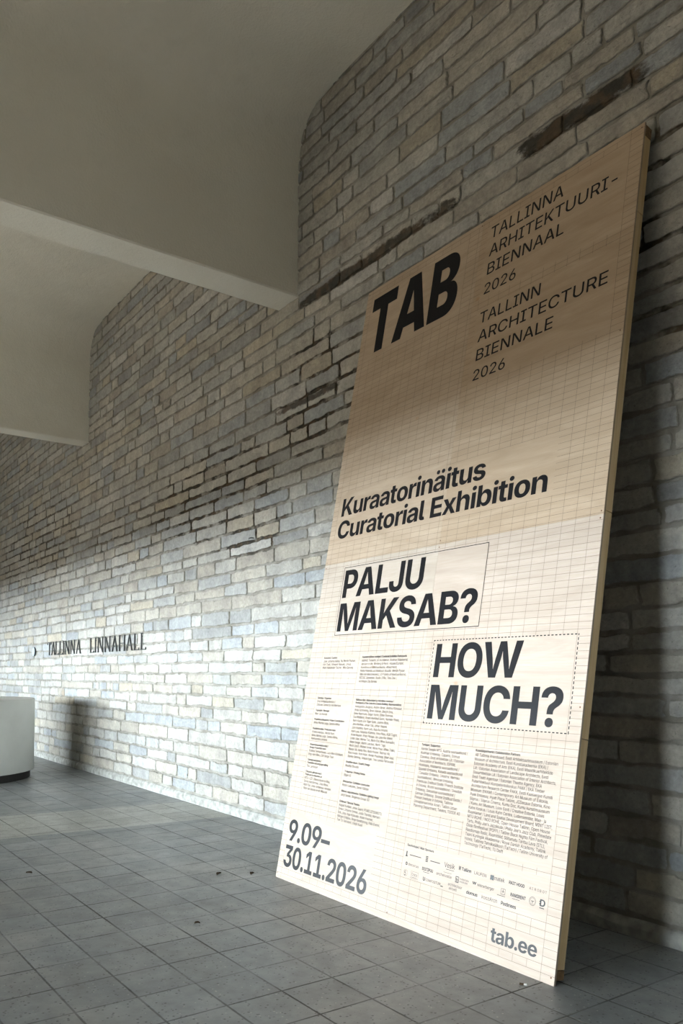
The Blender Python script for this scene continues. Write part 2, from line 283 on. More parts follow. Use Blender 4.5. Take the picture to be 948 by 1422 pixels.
GLYPHS_R = {
65: (703, [[25,0,1,286,728,1,413,728,1,678,0,1,565,0,1,419,413,1,403,459,0,364,589,0,338,682,1,359,682,1,334,588,0,295,457,0,280,413,1,139,0,1],[163,195,1,163,285,1,540,285,1,540,195,1]]),
66: (656, [[83,0,1,83,728,1,348,728,1,425,728,0,526,676,0,575,590,0,575,536,1,575,490,0,542,428,0,486,391,0,453,382,1,453,375,1,489,374,0,558,331,0,604,252,0,604,195,1,604,140,0,552,52,0,444,0,0,358,0,1],[189,92,1,350,92,1,430,92,0,499,153,0,499,199,1,499,235,0,464,293,0,399,328,0,354,328,1,189,328,1],[189,411,1,339,411,1,376,411,0,437,440,0,472,493,0,472,529,1,472,575,0,408,636,0,342,636,1,189,636,1]]),
67: (733, [[383,-10,1,289,-10,0,141,80,0,56,247,0,56,363,1,56,480,0,141,647,0,289,737,0,383,737,1,439,737,0,540,705,0,619,641,0,671,551,0,681,494,1,574,494,1,567,530,0,532,584,0,481,622,0,418,641,0,383,641,1,320,641,0,219,576,0,161,453,0,161,363,1,161,274,0,220,150,0,320,87,0,383,87,1,418,87,0,480,106,0,532,144,0,567,198,0,575,234,1,681,234,1,672,179,0,621,90,0,542,25,0,441,-10,0]]),
68: (722, [[316,0,1,138,0,1,138,93,1,310,93,1,395,93,0,507,156,0,562,278,0,562,365,1,562,451,0,507,571,0,398,635,0,317,635,1,134,635,1,134,728,1,324,728,1,431,728,0,584,641,0,665,478,0,665,365,1,665,251,0,583,88,0,427,0,0],[189,728,1,189,0,1,83,0,1,83,728,1]]),
69: (603, [[83,0,1,83,728,1,536,728,1,536,636,1,189,636,1,189,413,1,512,413,1,512,322,1,189,322,1,189,92,1,540,92,1,540,0,1]]),
70: (590, [[83,0,1,83,728,1,532,728,1,532,636,1,189,636,1,189,397,1,499,397,1,499,306,1,189,306,1,189,0,1]]),
71: (747, [[386,-10,1,288,-10,0,139,81,0,56,248,0,56,363,1,56,479,0,140,647,0,287,737,0,381,737,1,439,737,0,541,703,0,621,639,0,673,551,0,682,498,1,573,498,1,563,531,0,528,583,0,479,621,0,418,641,0,382,641,1,319,641,0,219,577,0,161,453,0,161,364,1,161,274,0,220,151,0,321,87,0,386,87,1,446,87,0,535,136,0,585,226,0,585,287,1,613,282,1,403,282,1,403,371,1,688,371,1,688,289,1,688,197,0,610,63,0,474,-10,0]]),
72: (744, [[83,0,1,83,728,1,189,728,1,189,418,1,555,418,1,555,728,1,661,728,1,661,0,1,555,0,1,555,326,1,189,326,1,189,0,1]]),
73: (449, [[43,0,1,43,92,1,172,92,1,172,636,1,43,636,1,43,728,1,406,728,1,406,636,1,278,636,1,278,92,1,406,92,1,406,0,1]]),
74: (574, [[269,-10,1,168,-10,0,45,105,0,45,210,1,45,250,1,151,250,1,151,210,1,151,147,0,215,81,0,269,81,1,321,81,0,386,147,0,386,210,1,386,728,1,491,728,1,491,211,1,491,105,0,369,-10,0]]),
75: (683, [[157,198,1,157,306,1,181,341,0,229,405,0,281,467,0,310,499,1,518,728,1,654,728,1,344,389,1,337,391,1],[83,0,1,83,728,1,189,728,1,189,490,1,187,327,1,189,275,1,189,0,1],[530,0,1,278,360,1,344,442,1,656,0,1]]),
76: (565, [[83,0,1,83,728,1,189,728,1,189,92,1,520,92,1,520,0,1]]),
77: (910, [[83,0,1,83,728,1,237,728,1,402,298,1,409,280,0,425,226,0,444,162,0,461,100,0,467,75,1,444,75,1,451,99,0,467,160,0,486,224,0,503,280,0,510,298,1,672,728,1,827,728,1,827,0,1,722,0,1,722,399,1,722,421,0,723,482,0,725,550,0,726,620,0,727,652,1,735,652,1,725,617,0,702,543,0,680,474,0,660,417,0,653,399,1,500,0,1,409,0,1,254,399,1,247,417,0,228,473,0,206,540,0,183,615,0,171,652,1,180,652,1,181,623,0,183,555,0,184,486,0,185,423,0,185,399,1,185,0,1]]),
78: (755, [[83,0,1,83,728,1,205,728,1,486,285,1,499,264,0,533,206,0,571,132,0,590,89,1,576,89,1,572,131,0,568,211,0,566,280,0,566,304,1,566,728,1,673,728,1,673,0,1,549,0,1,298,395,1,279,426,0,242,490,0,196,574,0,163,635,1,180,635,1,183,581,0,187,488,0,190,417,0,190,396,1,190,0,1]]),
79: (766, [[383,-10,1,289,-10,0,142,80,0,56,247,0,56,363,1,56,480,0,142,647,0,289,737,0,383,737,1,477,737,0,625,647,0,710,480,0,710,363,1,710,247,0,625,80,0,477,-10,0],[383,87,1,446,87,0,547,150,0,605,274,0,605,363,1,605,453,0,547,577,0,446,641,0,383,641,1,320,641,0,219,577,0,161,453,0,161,363,1,161,274,0,219,151,0,320,87,0]]),
80: (641, [[83,0,1,83,728,1,340,728,1,424,728,0,536,665,0,591,559,0,591,493,1,591,426,0,535,320,0,424,257,0,339,257,1,162,257,1,162,348,1,331,348,1,385,348,0,453,386,0,484,451,0,484,493,1,484,534,0,453,599,0,385,636,0,330,636,1,189,636,1,189,0,1]]),
81: (767, [[349,233,1,453,233,1,531,131,1,561,93,1,682,-67,1,576,-67,1,495,39,1,470,74,1],[383,-10,1,289,-10,0,142,80,0,56,247,0,56,363,1,56,480,0,142,647,0,289,737,0,383,737,1,477,737,0,625,647,0,710,480,0,710,363,1,710,247,0,625,80,0,477,-10,0],[383,87,1,446,87,0,547,150,0,605,274,0,605,363,1,605,453,0,547,577,0,446,641,0,383,641,1,320,641,0,219,577,0,161,453,0,161,363,1,161,274,0,219,151,0,320,87,0]]),
82: (647, [[83,0,1,83,728,1,340,728,1,424,728,0,536,669,0,591,567,0,591,500,1,591,433,0,535,333,0,424,277,0,339,277,1,143,277,1,143,368,1,331,368,1,385,368,0,453,400,0,484,459,0,484,500,1,484,542,0,453,603,0,385,636,0,330,636,1,189,636,1,189,0,1],[498,0,1,322,328,1,439,328,1,619,0,1]]),
83: (645, [[324,-12,1,243,-12,0,124,39,0,57,134,0,53,199,1,160,199,1,164,159,0,209,106,0,281,81,0,323,81,1,370,81,0,444,111,0,487,166,0,487,202,1,487,234,0,450,276,0,387,303,0,348,314,1,262,337,1,173,362,0,73,455,0,73,529,1,73,592,0,141,686,0,257,737,0,329,737,1,403,737,0,515,685,0,580,596,0,582,538,1,479,538,1,473,589,0,389,645,0,326,645,1,282,645,0,215,617,0,178,567,0,178,535,1,178,499,0,222,456,0,284,431,0,312,423,1,383,404,1,416,396,0,489,367,0,552,320,0,592,250,0,592,200,1,592,139,0,528,43,0,409,-12,0]]),
84: (651, [[45,636,1,45,728,1,605,728,1,605,636,1,379,636,1,379,0,1,273,0,1,273,636,1]]),
85: (741, [[371,-11,1,284,-11,0,154,56,0,83,174,0,83,249,1,83,728,1,189,728,1,189,258,1,189,208,0,233,130,0,315,85,0,371,85,1,427,85,0,509,130,0,553,208,0,553,258,1,553,728,1,659,728,1,659,249,1,659,174,0,587,56,0,458,-11,0]]),
86: (703, [[290,0,1,25,728,1,139,728,1,284,315,1,299,271,0,339,138,0,365,47,1,343,47,1,369,141,0,409,271,0,423,315,1,564,728,1,678,728,1,417,0,1]]),
87: (998, [[223,0,1,25,728,1,136,728,1,244,302,1,253,264,0,270,184,0,286,102,0,293,60,1,278,60,1,286,102,0,302,184,0,320,264,0,329,302,1,440,728,1,557,728,1,667,302,1,677,264,0,695,184,0,712,102,0,719,60,1,703,60,1,711,102,0,727,184,0,744,264,0,753,302,1,861,728,1,973,728,1,774,0,1,652,0,1,533,440,1,520,489,0,498,604,0,487,675,1,510,675,1,498,608,0,478,495,0,463,440,1,345,0,1]]),
88: (695, [[27,0,1,315,412,1,315,332,1,45,728,1,168,728,1,267,581,1,290,547,0,319,498,0,344,451,0,360,421,1,338,421,1,353,451,0,378,497,0,409,547,0,432,581,1,533,728,1,653,728,1,384,337,1,384,415,1,668,0,1,545,0,1,424,177,1,403,207,0,376,251,0,352,293,0,338,322,1,358,322,1,344,294,0,320,252,0,292,208,0,271,177,1,148,0,1]]),
89: (691, [[293,0,1,293,292,1,25,728,1,148,728,1,287,495,1,310,456,0,346,386,0,365,333,1,329,333,1,348,386,0,384,458,0,405,495,1,543,728,1,666,728,1,399,292,1,399,0,1]]),
90: (637, [[62,0,1,62,71,1,380,539,1,403,573,0,457,642,0,483,675,1,494,641,1,448,637,0,356,636,0,310,636,1,58,636,1,58,728,1,575,728,1,575,656,1,262,195,1,238,159,0,182,88,0,154,52,1,143,87,1,190,90,0,282,92,0,328,92,1,579,92,1,579,0,1]]),
97: (566, [[226,-12,1,175,-12,0,91,26,0,41,101,0,41,155,1,41,201,0,78,260,0,139,295,0,214,312,0,252,317,1,301,323,0,362,330,0,391,347,0,391,367,1,391,369,1,391,401,0,367,445,0,319,468,0,283,468,1,247,468,0,194,446,0,161,411,0,153,392,1,57,419,1,76,468,0,146,527,0,235,553,0,281,553,1,313,553,0,385,538,0,451,497,0,492,422,0,492,362,1,492,0,1,394,0,1,394,75,1,388,75,1,378,54,0,336,14,0,272,-12,0],[248,71,1,293,71,0,357,107,0,391,165,0,391,197,1,391,269,1,385,263,0,351,253,0,308,246,0,268,240,0,255,239,1,225,235,0,173,216,0,142,181,0,142,152,1,142,126,0,169,90,0,217,71,0]]),
98: (616, [[339,-11,1,289,-11,0,226,23,0,191,68,0,182,85,1,172,85,1,172,0,1,74,0,1,74,728,1,175,728,1,175,457,1,182,457,1,191,474,0,225,519,0,288,553,0,339,553,1,406,553,0,509,486,0,568,360,0,568,272,1,568,184,0,510,57,0,406,-11,0],[319,77,1,367,77,0,432,129,0,465,217,0,465,272,1,465,327,0,432,414,0,367,465,0,319,465,1,271,465,0,207,417,0,174,330,0,174,272,1,174,215,0,207,126,0,272,77,0]]),
99: (575, [[301,-11,1,225,-11,0,111,59,0,48,186,0,48,270,1,48,355,0,111,482,0,225,553,0,301,553,1,343,553,0,416,531,0,475,491,0,517,432,0,527,395,1,431,370,1,425,391,0,402,426,0,369,452,0,327,466,0,301,466,1,250,466,0,184,412,0,152,323,0,152,270,1,152,217,0,184,129,0,250,76,0,301,76,1,327,76,0,371,90,0,404,116,0,427,153,0,433,175,1,529,151,1,519,113,0,477,53,0,417,11,0,343,-11,0]]),
100: (616, [[277,-11,1,210,-11,0,107,57,0,48,184,0,48,272,1,48,360,0,108,486,0,211,553,0,277,553,1,329,553,0,391,519,0,426,474,0,435,457,1,441,457,1,441,728,1,543,728,1,543,0,1,444,0,1,444,85,1,435,85,1,426,68,0,390,23,0,328,-11,0],[298,77,1,345,77,0,409,126,0,443,215,0,443,272,1,443,330,0,410,417,0,345,465,0,298,465,1,249,465,0,184,414,0,152,327,0,152,272,1,152,217,0,185,129,0,250,77,0]]),
101: (586, [[307,-11,1,227,-11,0,111,58,0,48,184,0,48,269,1,48,353,0,110,481,0,222,553,0,298,553,1,343,553,0,430,523,0,499,458,0,540,353,0,540,279,1,540,241,1,108,241,1,108,320,1,487,320,1,439,293,1,439,344,0,407,423,0,345,467,0,298,467,1,251,467,0,185,422,0,150,348,0,150,305,1,150,252,1,150,195,0,190,115,0,261,74,0,308,74,1,339,74,0,389,92,0,425,127,0,435,154,1,531,130,1,518,88,0,457,24,0,365,-11,0]]),
102: (377, [[339,546,1,339,462,1,10,462,1,10,546,1],[115,0,1,115,611,1,115,661,0,159,728,0,233,762,0,275,762,1,307,762,0,352,751,0,362,747,1,337,664,1,330,666,0,307,672,0,290,672,1,251,672,0,216,632,0,216,595,1,216,0,1]]),
103: (618, [[300,-216,1,238,-216,0,146,-184,0,86,-131,0,70,-99,1,154,-56,1,165,-71,0,198,-107,0,255,-132,0,300,-132,1,363,-132,0,443,-72,0,443,-8,1,443,99,1,434,99,1,424,82,0,390,40,0,327,9,0,277,9,1,212,9,0,109,70,0,48,188,0,48,275,1,48,361,0,108,486,0,212,553,0,278,553,1,329,553,0,392,519,0,428,474,0,437,457,1,445,457,1,445,546,1,544,546,1,544,-10,1,544,-81,0,479,-172,0,369,-216,0],[299,94,1,346,94,0,410,138,0,444,220,0,444,277,1,444,333,0,411,417,0,346,465,0,299,465,1,250,465,0,185,415,0,152,330,0,152,277,1,152,223,0,185,140,0,250,94,0]]),
104: (599, [[175,325,1,175,0,1,74,0,1,74,728,1,175,728,1,175,413,1,160,413,1,184,487,0,276,553,0,339,553,1,395,553,0,478,506,0,525,415,0,525,347,1,525,0,1,423,0,1,423,335,1,423,395,0,360,464,0,306,464,1,268,464,0,209,431,0,175,369,0]]),
105: (249, [[74,0,1,74,546,1,175,546,1,175,0,1],[125,631,1,98,631,0,59,668,0,59,693,1,59,719,0,98,755,0,125,755,1,152,755,0,191,719,0,191,693,1,191,668,0,152,631,0]]),
106: (249, [[73,546,1,175,546,1,175,-36,1,176,-91,0,137,-166,0,61,-204,0,5,-204,1,-15,-204,1,-15,-115,1,2,-115,1,39,-115,0,73,-74,0,73,-36,1],[124,631,1,98,631,0,59,668,0,59,693,1,59,719,0,98,755,0,124,755,1,152,755,0,190,719,0,190,693,1,190,668,0,152,631,0]]),
107: (556, [[168,188,1,168,312,1,186,312,1,406,546,1,529,546,1,281,283,1,265,283,1],[74,0,1,74,728,1,175,728,1,175,0,1],[418,0,1,219,261,1,290,332,1,545,0,1]]),
108: (283, [[206,-4,1,139,-4,0,74,64,0,74,126,1,74,728,1,175,728,1,175,147,1,175,112,0,193,83,0,219,83,1,233,83,0,247,85,0,253,87,1,272,5,1,261,2,0,225,-4,0]]),
109: (884, [[74,0,1,74,546,1,171,546,1,173,421,1,165,421,1,177,466,0,225,526,0,291,555,0,326,555,1,386,555,0,459,482,0,471,418,1,458,418,1,469,462,0,521,523,0,595,555,0,638,555,1,686,555,0,765,514,0,811,431,0,811,368,1,811,0,1,709,0,1,709,360,1,709,416,0,647,465,0,604,465,1,570,465,0,520,436,0,492,385,0,492,352,1,492,0,1,392,0,1,392,367,1,392,412,0,335,465,0,290,465,1,260,465,0,207,437,0,175,382,0,175,341,1,175,0,1]]),
110: (598, [[175,325,1,175,0,1,74,0,1,74,546,1,171,546,1,172,413,1,160,413,1,184,487,0,276,553,0,339,553,1,395,553,0,478,506,0,524,415,0,524,347,1,524,0,1,423,0,1,423,335,1,423,395,0,360,464,0,306,464,1,268,464,0,209,431,0,175,369,0]]),
111: (603, [[301,-11,1,225,-11,0,111,59,0,48,186,0,48,270,1,48,355,0,111,482,0,225,553,0,301,553,1,378,553,0,492,482,0,555,355,0,555,270,1,555,186,0,492,59,0,378,-11,0],[301,76,1,352,76,0,419,129,0,452,218,0,452,270,1,452,323,0,419,412,0,352,466,0,301,466,1,250,466,0,184,412,0,152,323,0,152,270,1,152,218,0,184,129,0,250,76,0]]),
112: (616, [[74,-204,1,74,546,1,172,546,1,172,457,1,182,457,1,191,474,0,225,519,0,288,553,0,339,553,1,406,553,0,509,486,0,568,360,0,568,272,1,568,184,0,510,57,0,406,-11,0,339,-11,1,289,-11,0,226,23,0,191,68,0,182,85,1,175,85,1,175,-204,1],[319,77,1,367,77,0,432,129,0,465,217,0,465,272,1,465,327,0,432,414,0,367,465,0,319,465,1,271,465,0,207,417,0,174,330,0,174,272,1,174,215,0,207,126,0,272,77,0]]),
113: (616, [[543,-204,1,441,-204,1,441,85,1,435,85,1,426,68,0,390,23,0,328,-11,0,277,-11,1,210,-11,0,107,57,0,48,184,0,48,272,1,48,360,0,108,486,0,211,553,0,277,553,1,329,553,0,391,519,0,426,474,0,435,457,1,444,457,1,444,546,1,543,546,1],[298,77,1,345,77,0,409,126,0,443,215,0,443,272,1,443,330,0,410,417,0,345,465,0,298,465,1,249,465,0,184,414,0,152,327,0,152,272,1,152,217,0,185,129,0,250,77,0]]),
114: (384, [[74,0,1,74,546,1,172,546,1,172,459,1,178,459,1,193,503,0,269,554,0,317,554,1,327,554,0,354,552,0,362,551,1,362,453,1,357,455,0,324,459,0,307,459,1,269,459,0,209,427,0,175,371,0,175,335,1,175,0,1]]),
115: (535, [[267,-11,1,208,-11,0,117,22,0,59,89,0,49,136,1,145,157,1,157,114,0,219,73,0,267,73,1,320,73,0,384,118,0,384,149,1,384,176,0,345,211,0,306,220,1,214,241,1,139,258,0,65,333,0,65,391,1,65,439,0,119,512,0,213,553,0,274,553,1,332,553,0,414,519,0,466,458,0,477,418,1,386,397,1,376,426,0,324,471,0,275,471,1,229,471,0,168,429,0,168,397,1,168,369,0,209,335,0,254,324,1,341,305,1,416,287,0,489,214,0,489,157,1,489,108,0,433,32,0,332,-11,0]]),
116: (336, [[302,546,1,302,462,1,10,462,1,10,546,1],[90,676,1,192,676,1,192,146,1,192,112,0,220,80,0,253,80,1,261,80,0,288,84,0,298,86,1,317,3,1,301,-2,0,263,-7,0,245,-7,1,171,-7,0,90,69,0,90,138,1]]),
117: (599, [[259,-7,1,204,-7,0,120,39,0,74,131,0,74,199,1,74,546,1,175,546,1,175,211,1,175,151,0,238,82,0,293,82,1,330,82,0,389,115,0,423,177,0,423,221,1,423,546,1,525,546,1,525,0,1,427,0,1,427,133,1,438,133,1,413,58,0,321,-7,0]]),
118: (571, [[230,0,1,24,546,1,134,546,1,244,232,1,262,181,0,288,79,0,302,29,1,270,29,1,284,79,0,309,181,0,327,232,1,437,546,1,547,546,1,340,0,1]]),
119: (826, [[194,0,1,30,546,1,137,546,1,199,316,1,212,266,0,243,142,0,257,64,1,242,64,1,256,139,0,286,264,0,300,316,1,362,546,1,465,546,1,526,316,1,540,265,0,569,140,0,584,64,1,568,64,1,583,139,0,612,264,0,626,316,1,688,546,1,796,546,1,631,0,1,530,0,1,461,239,1,451,275,0,431,353,0,412,434,0,402,475,1,423,475,1,414,434,0,395,353,0,375,274,0,364,239,1,296,0,1]]),
120: (554, [[29,0,1,244,319,1,243,241,1,40,546,1,156,546,1,219,445,1,245,403,0,283,329,0,304,295,1,255,295,1,276,329,0,311,403,0,338,445,1,403,546,1,516,546,1,312,238,1,312,314,1,525,0,1,410,0,1,334,118,1,309,158,0,271,231,0,251,264,1,300,264,1,280,231,0,245,158,0,219,118,1,143,0,1]]),
121: (571, [[66,-197,1,91,-113,1,102,-116,1,130,-123,0,174,-116,0,208,-81,0,219,-44,1,231,-3,1,24,546,1,134,546,1,244,232,1,262,180,0,287,79,0,301,29,1,268,29,1,282,79,0,308,181,0,326,232,1,438,546,1,548,546,1,310,-78,1,293,-121,0,245,-179,0,180,-208,0,138,-208,1,113,-208,0,75,-201,0]]),
122: (557, [[61,0,1,61,71,1,358,451,1,358,456,1,70,456,1,70,546,1,487,546,1,487,470,1,199,95,1,199,90,1,496,90,1,496,0,1]]),
48: (648, [[324,-10,1,240,-10,0,124,78,0,64,245,0,64,363,1,64,481,0,125,648,0,241,737,0,324,737,1,407,737,0,524,648,0,584,481,0,584,363,1,584,245,0,524,78,0,408,-10,0],[324,81,1,375,81,0,445,147,0,482,273,0,482,363,1,482,454,0,445,581,0,375,647,0,324,647,1,273,647,0,202,581,0,166,454,0,166,363,1,166,273,0,202,147,0,273,81,0]]),
49: (648, [[104,0,1,104,88,1,564,88,1,564,0,1],[403,728,1,403,0,1,298,0,1,298,631,1,294,631,1,120,504,1,120,612,1,279,728,1]]),
50: (648, [[87,0,1,87,76,1,332,334,1,371,375,0,423,438,0,450,496,0,450,529,1,450,565,0,415,619,0,356,648,0,318,648,1,279,648,0,220,615,0,188,557,0,188,517,1,87,517,1,87,583,0,148,682,0,253,737,0,321,737,1,388,737,0,492,683,0,551,590,0,551,531,1,551,492,0,522,416,0,448,320,0,381,252,1,233,97,1,233,91,1,562,91,1,562,0,1]]),
51: (648, [[311,-10,1,242,-10,0,129,38,0,60,127,0,56,188,1,164,188,1,168,154,0,208,106,0,273,82,0,312,82,1,355,82,0,422,111,0,461,168,0,461,210,1,461,247,0,426,310,0,350,349,0,289,349,1,224,349,1,224,428,1,404,631,1,404,636,1,93,636,1,93,728,1,540,728,1,540,650,1,307,394,1,307,413,1,387,422,0,504,368,0,568,269,0,568,207,1,568,143,0,502,45,0,386,-10,0]]),
52: (648, [[53,144,1,53,229,1,338,728,1,442,728,1,163,240,1,163,234,1,595,234,1,595,144,1],[397,0,1,397,169,1,398,209,1,398,454,1,497,454,1,497,0,1]]),
53: (648, [[316,-10,1,249,-10,0,144,42,0,82,131,0,80,188,1,182,188,1,185,157,0,222,108,0,280,80,0,316,80,1,358,80,0,424,119,0,461,189,0,461,233,1,461,278,0,422,348,0,355,389,0,311,389,1,277,389,0,210,366,0,190,348,1,92,362,1,133,728,1,529,728,1,529,636,1,222,636,1,198,431,1,202,431,1,224,451,0,294,477,0,334,477,1,384,477,0,468,441,0,530,376,0,565,287,0,565,235,1,565,164,0,500,54,0,388,-10,0]]),
54: (648, [[324,-10,1,256,-10,0,148,51,0,86,160,0,86,232,1,86,285,0,131,401,0,187,483,1,352,728,1,464,728,1,224,377,1,208,377,1,218,397,0,257,430,0,310,451,0,341,451,1,408,451,0,507,396,0,562,295,0,562,227,1,562,158,0,500,51,0,393,-10,0],[324,79,1,365,79,0,426,117,0,462,184,0,462,226,1,462,270,0,426,336,0,365,374,0,324,374,1,284,374,0,221,336,0,186,271,0,186,228,1,186,184,0,221,117,0,284,79,0]]),
55: (648, [[134,0,1,453,631,1,453,636,1,84,636,1,84,728,1,563,728,1,563,632,1,245,0,1]]),
56: (648, [[323,-10,1,248,-10,0,132,43,0,67,135,0,67,194,1,67,240,0,105,318,0,171,370,0,212,377,1,212,381,1,158,395,0,93,485,0,93,543,1,93,599,0,153,687,0,257,737,0,323,737,1,390,737,0,493,687,0,553,599,0,553,543,1,553,485,0,488,395,0,435,381,1,435,377,1,475,370,0,541,318,0,580,240,0,580,194,1,580,135,0,515,43,0,399,-10,0],[323,78,1,369,78,0,436,108,0,473,163,0,473,200,1,473,239,0,434,298,0,366,332,0,323,332,1,280,332,0,212,298,0,173,239,0,173,200,1,173,163,0,210,108,0,277,78,0],[323,417,1,360,417,0,417,446,0,450,500,0,450,535,1,450,569,0,419,621,0,361,649,0,323,649,1,285,649,0,228,621,0,196,569,0,196,535,1,196,500,0,228,447,0,286,417,0]]),
57: (648, [[323,737,1,392,737,0,500,677,0,562,567,0,562,495,1,562,442,0,517,327,0,461,244,1,295,0,1,184,0,1,423,350,1,439,350,1,430,330,0,390,297,0,337,277,0,306,277,1,240,277,0,141,332,0,86,432,0,86,501,1,86,570,0,147,676,0,255,737,0],[323,649,1,283,649,0,221,611,0,186,544,0,186,501,1,186,458,0,221,391,0,283,354,0,323,354,1,364,354,0,426,391,0,461,457,0,461,500,1,461,543,0,426,611,0,364,649,0]]),
46: (269, [[136,-7,1,107,-7,0,66,34,0,66,63,1,66,92,0,107,133,0,136,133,1,165,133,0,206,92,0,206,63,1,206,34,0,165,-7,0]]),
44: (269, [[47,-179,1,90,104,1,201,104,1,122,-179,1]]),
47: (367, [[347,762,1,112,-109,1,20,-109,1,255,762,1]]),
45: (648, [[484,353,1,484,263,1,162,263,1,162,353,1]]),
8211: (500, [[500,353,1,500,263,1,0,263,1,0,353,1]]),
38: (651, [[283,-10,1,211,-10,0,105,44,0,48,134,0,48,190,1,48,237,0,86,306,0,153,365,0,196,396,1,311,478,1,325,488,0,355,515,0,375,551,0,375,574,1,375,607,0,331,649,0,293,649,1,267,649,0,227,628,0,206,591,0,206,566,1,206,539,0,230,490,0,273,437,0,300,404,1,638,0,1,520,0,1,242,329,1,205,373,0,144,447,0,108,521,0,108,566,1,108,615,0,153,691,0,236,735,0,291,735,1,346,735,0,427,691,0,470,619,0,470,575,1,470,541,0,446,484,0,402,435,0,374,414,1,227,307,1,186,276,0,151,222,0,151,190,1,151,156,0,183,105,0,241,76,0,279,76,1,322,76,0,401,112,0,464,178,0,501,271,0,501,329,1,594,329,1,594,257,0,562,162,0,518,102,0,499,86,1,477,64,1,440,26,0,335,-10,0]]),
40: (391, [[114,296,1,114,376,0,147,551,0,204,712,0,240,772,1,338,772,1,301,696,0,247,530,0,218,368,0,218,296,1,218,232,0,243,100,0,296,-48,0,338,-136,1,240,-136,1,178,-31,0,114,189,0]]),
41: (391, [[53,-136,1,96,-46,0,148,103,0,173,234,0,173,296,1,173,368,0,144,530,0,90,696,0,53,772,1,150,772,1,187,712,0,244,551,0,276,376,0,276,296,1,276,187,0,211,-33,0,150,-136,1]]),
33: (299, [[100,233,1,93,728,1,206,728,1,199,233,1],[150,-7,1,120,-7,0,79,33,0,79,62,1,79,92,0,120,132,0,150,132,1,180,132,0,220,92,0,220,62,1,220,33,0,180,-7,0]]),
63: (522, [[188,220,1,188,227,1,188,293,0,213,365,0,260,408,0,293,427,1,325,447,0,369,505,0,369,546,1,369,578,0,339,624,0,289,650,0,258,650,1,230,650,0,179,627,0,146,579,0,144,541,1,40,541,1,42,604,0,101,692,0,199,737,0,258,737,1,323,737,0,419,689,0,473,601,0,473,544,1,473,485,0,420,401,0,372,372,1,341,353,0,303,318,0,286,269,0,286,227,1,286,220,1],[238,-7,1,208,-7,0,167,33,0,167,62,1,167,92,0,208,132,0,238,132,1,268,132,0,308,92,0,308,62,1,308,33,0,268,-7,0]]),
39: (309, [[113,445,1,102,728,1,207,728,1,196,445,1]]),
196: (703, [[25,0,1,286,728,1,413,728,1,678,0,1,565,0,1,419,413,1,403,459,0,364,589,0,338,682,1,359,682,1,334,588,0,295,457,0,280,413,1,139,0,1],[163,195,1,163,285,1,540,285,1,540,195,1],[455,814,1,430,814,0,394,850,0,394,875,1,394,900,0,430,936,0,455,936,1,481,936,0,517,900,0,517,875,1,517,850,0,481,814,0],[247,814,1,222,814,0,186,850,0,186,875,1,186,900,0,222,936,0,247,936,1,273,936,0,308,900,0,308,875,1,308,850,0,273,814,0]]),
214: (766, [[383,-10,1,289,-10,0,142,80,0,56,247,0,56,363,1,56,480,0,142,647,0,289,737,0,383,737,1,477,737,0,625,647,0,710,480,0,710,363,1,710,247,0,625,80,0,477,-10,0],[383,87,1,446,87,0,547,150,0,605,274,0,605,363,1,605,453,0,547,577,0,446,641,0,383,641,1,320,641,0,219,577,0,161,453,0,161,363,1,161,274,0,219,151,0,320,87,0],[488,814,1,462,814,0,426,850,0,426,875,1,426,900,0,462,936,0,488,936,1,513,936,0,549,900,0,549,875,1,549,850,0,513,814,0],[280,814,1,254,814,0,218,850,0,218,875,1,218,900,0,254,936,0,280,936,1,305,936,0,341,900,0,341,875,1,341,850,0,305,814,0]]),
220: (741, [[371,-11,1,284,-11,0,154,56,0,83,174,0,83,249,1,83,728,1,189,728,1,189,258,1,189,208,0,233,130,0,315,85,0,371,85,1,427,85,0,509,130,0,553,208,0,553,258,1,553,728,1,659,728,1,659,249,1,659,174,0,587,56,0,458,-11,0],[475,814,1,450,814,0,414,850,0,414,875,1,414,900,0,450,936,0,475,936,1,501,936,0,536,900,0,536,875,1,536,850,0,501,814,0],[267,814,1,242,814,0,206,850,0,206,875,1,206,900,0,242,936,0,267,936,1,293,936,0,328,900,0,328,875,1,328,850,0,293,814,0]]),
213: (766, [[383,-10,1,289,-10,0,142,80,0,56,247,0,56,363,1,56,480,0,142,647,0,289,737,0,383,737,1,477,737,0,625,647,0,710,480,0,710,363,1,710,247,0,625,80,0,477,-10,0],[383,87,1,446,87,0,547,150,0,605,274,0,605,363,1,605,453,0,547,577,0,446,641,0,383,641,1,320,641,0,219,577,0,161,453,0,161,363,1,161,274,0,219,151,0,320,87,0],[448,819,1,429,819,0,394,832,0,364,849,0,338,862,0,328,862,1,315,862,0,302,837,0,301,821,1,235,821,1,236,870,0,279,929,0,319,929,1,339,929,0,372,916,0,401,899,0,426,886,0,439,886,1,452,886,0,465,906,0,467,927,1,532,927,1,531,878,0,486,819,0]]),
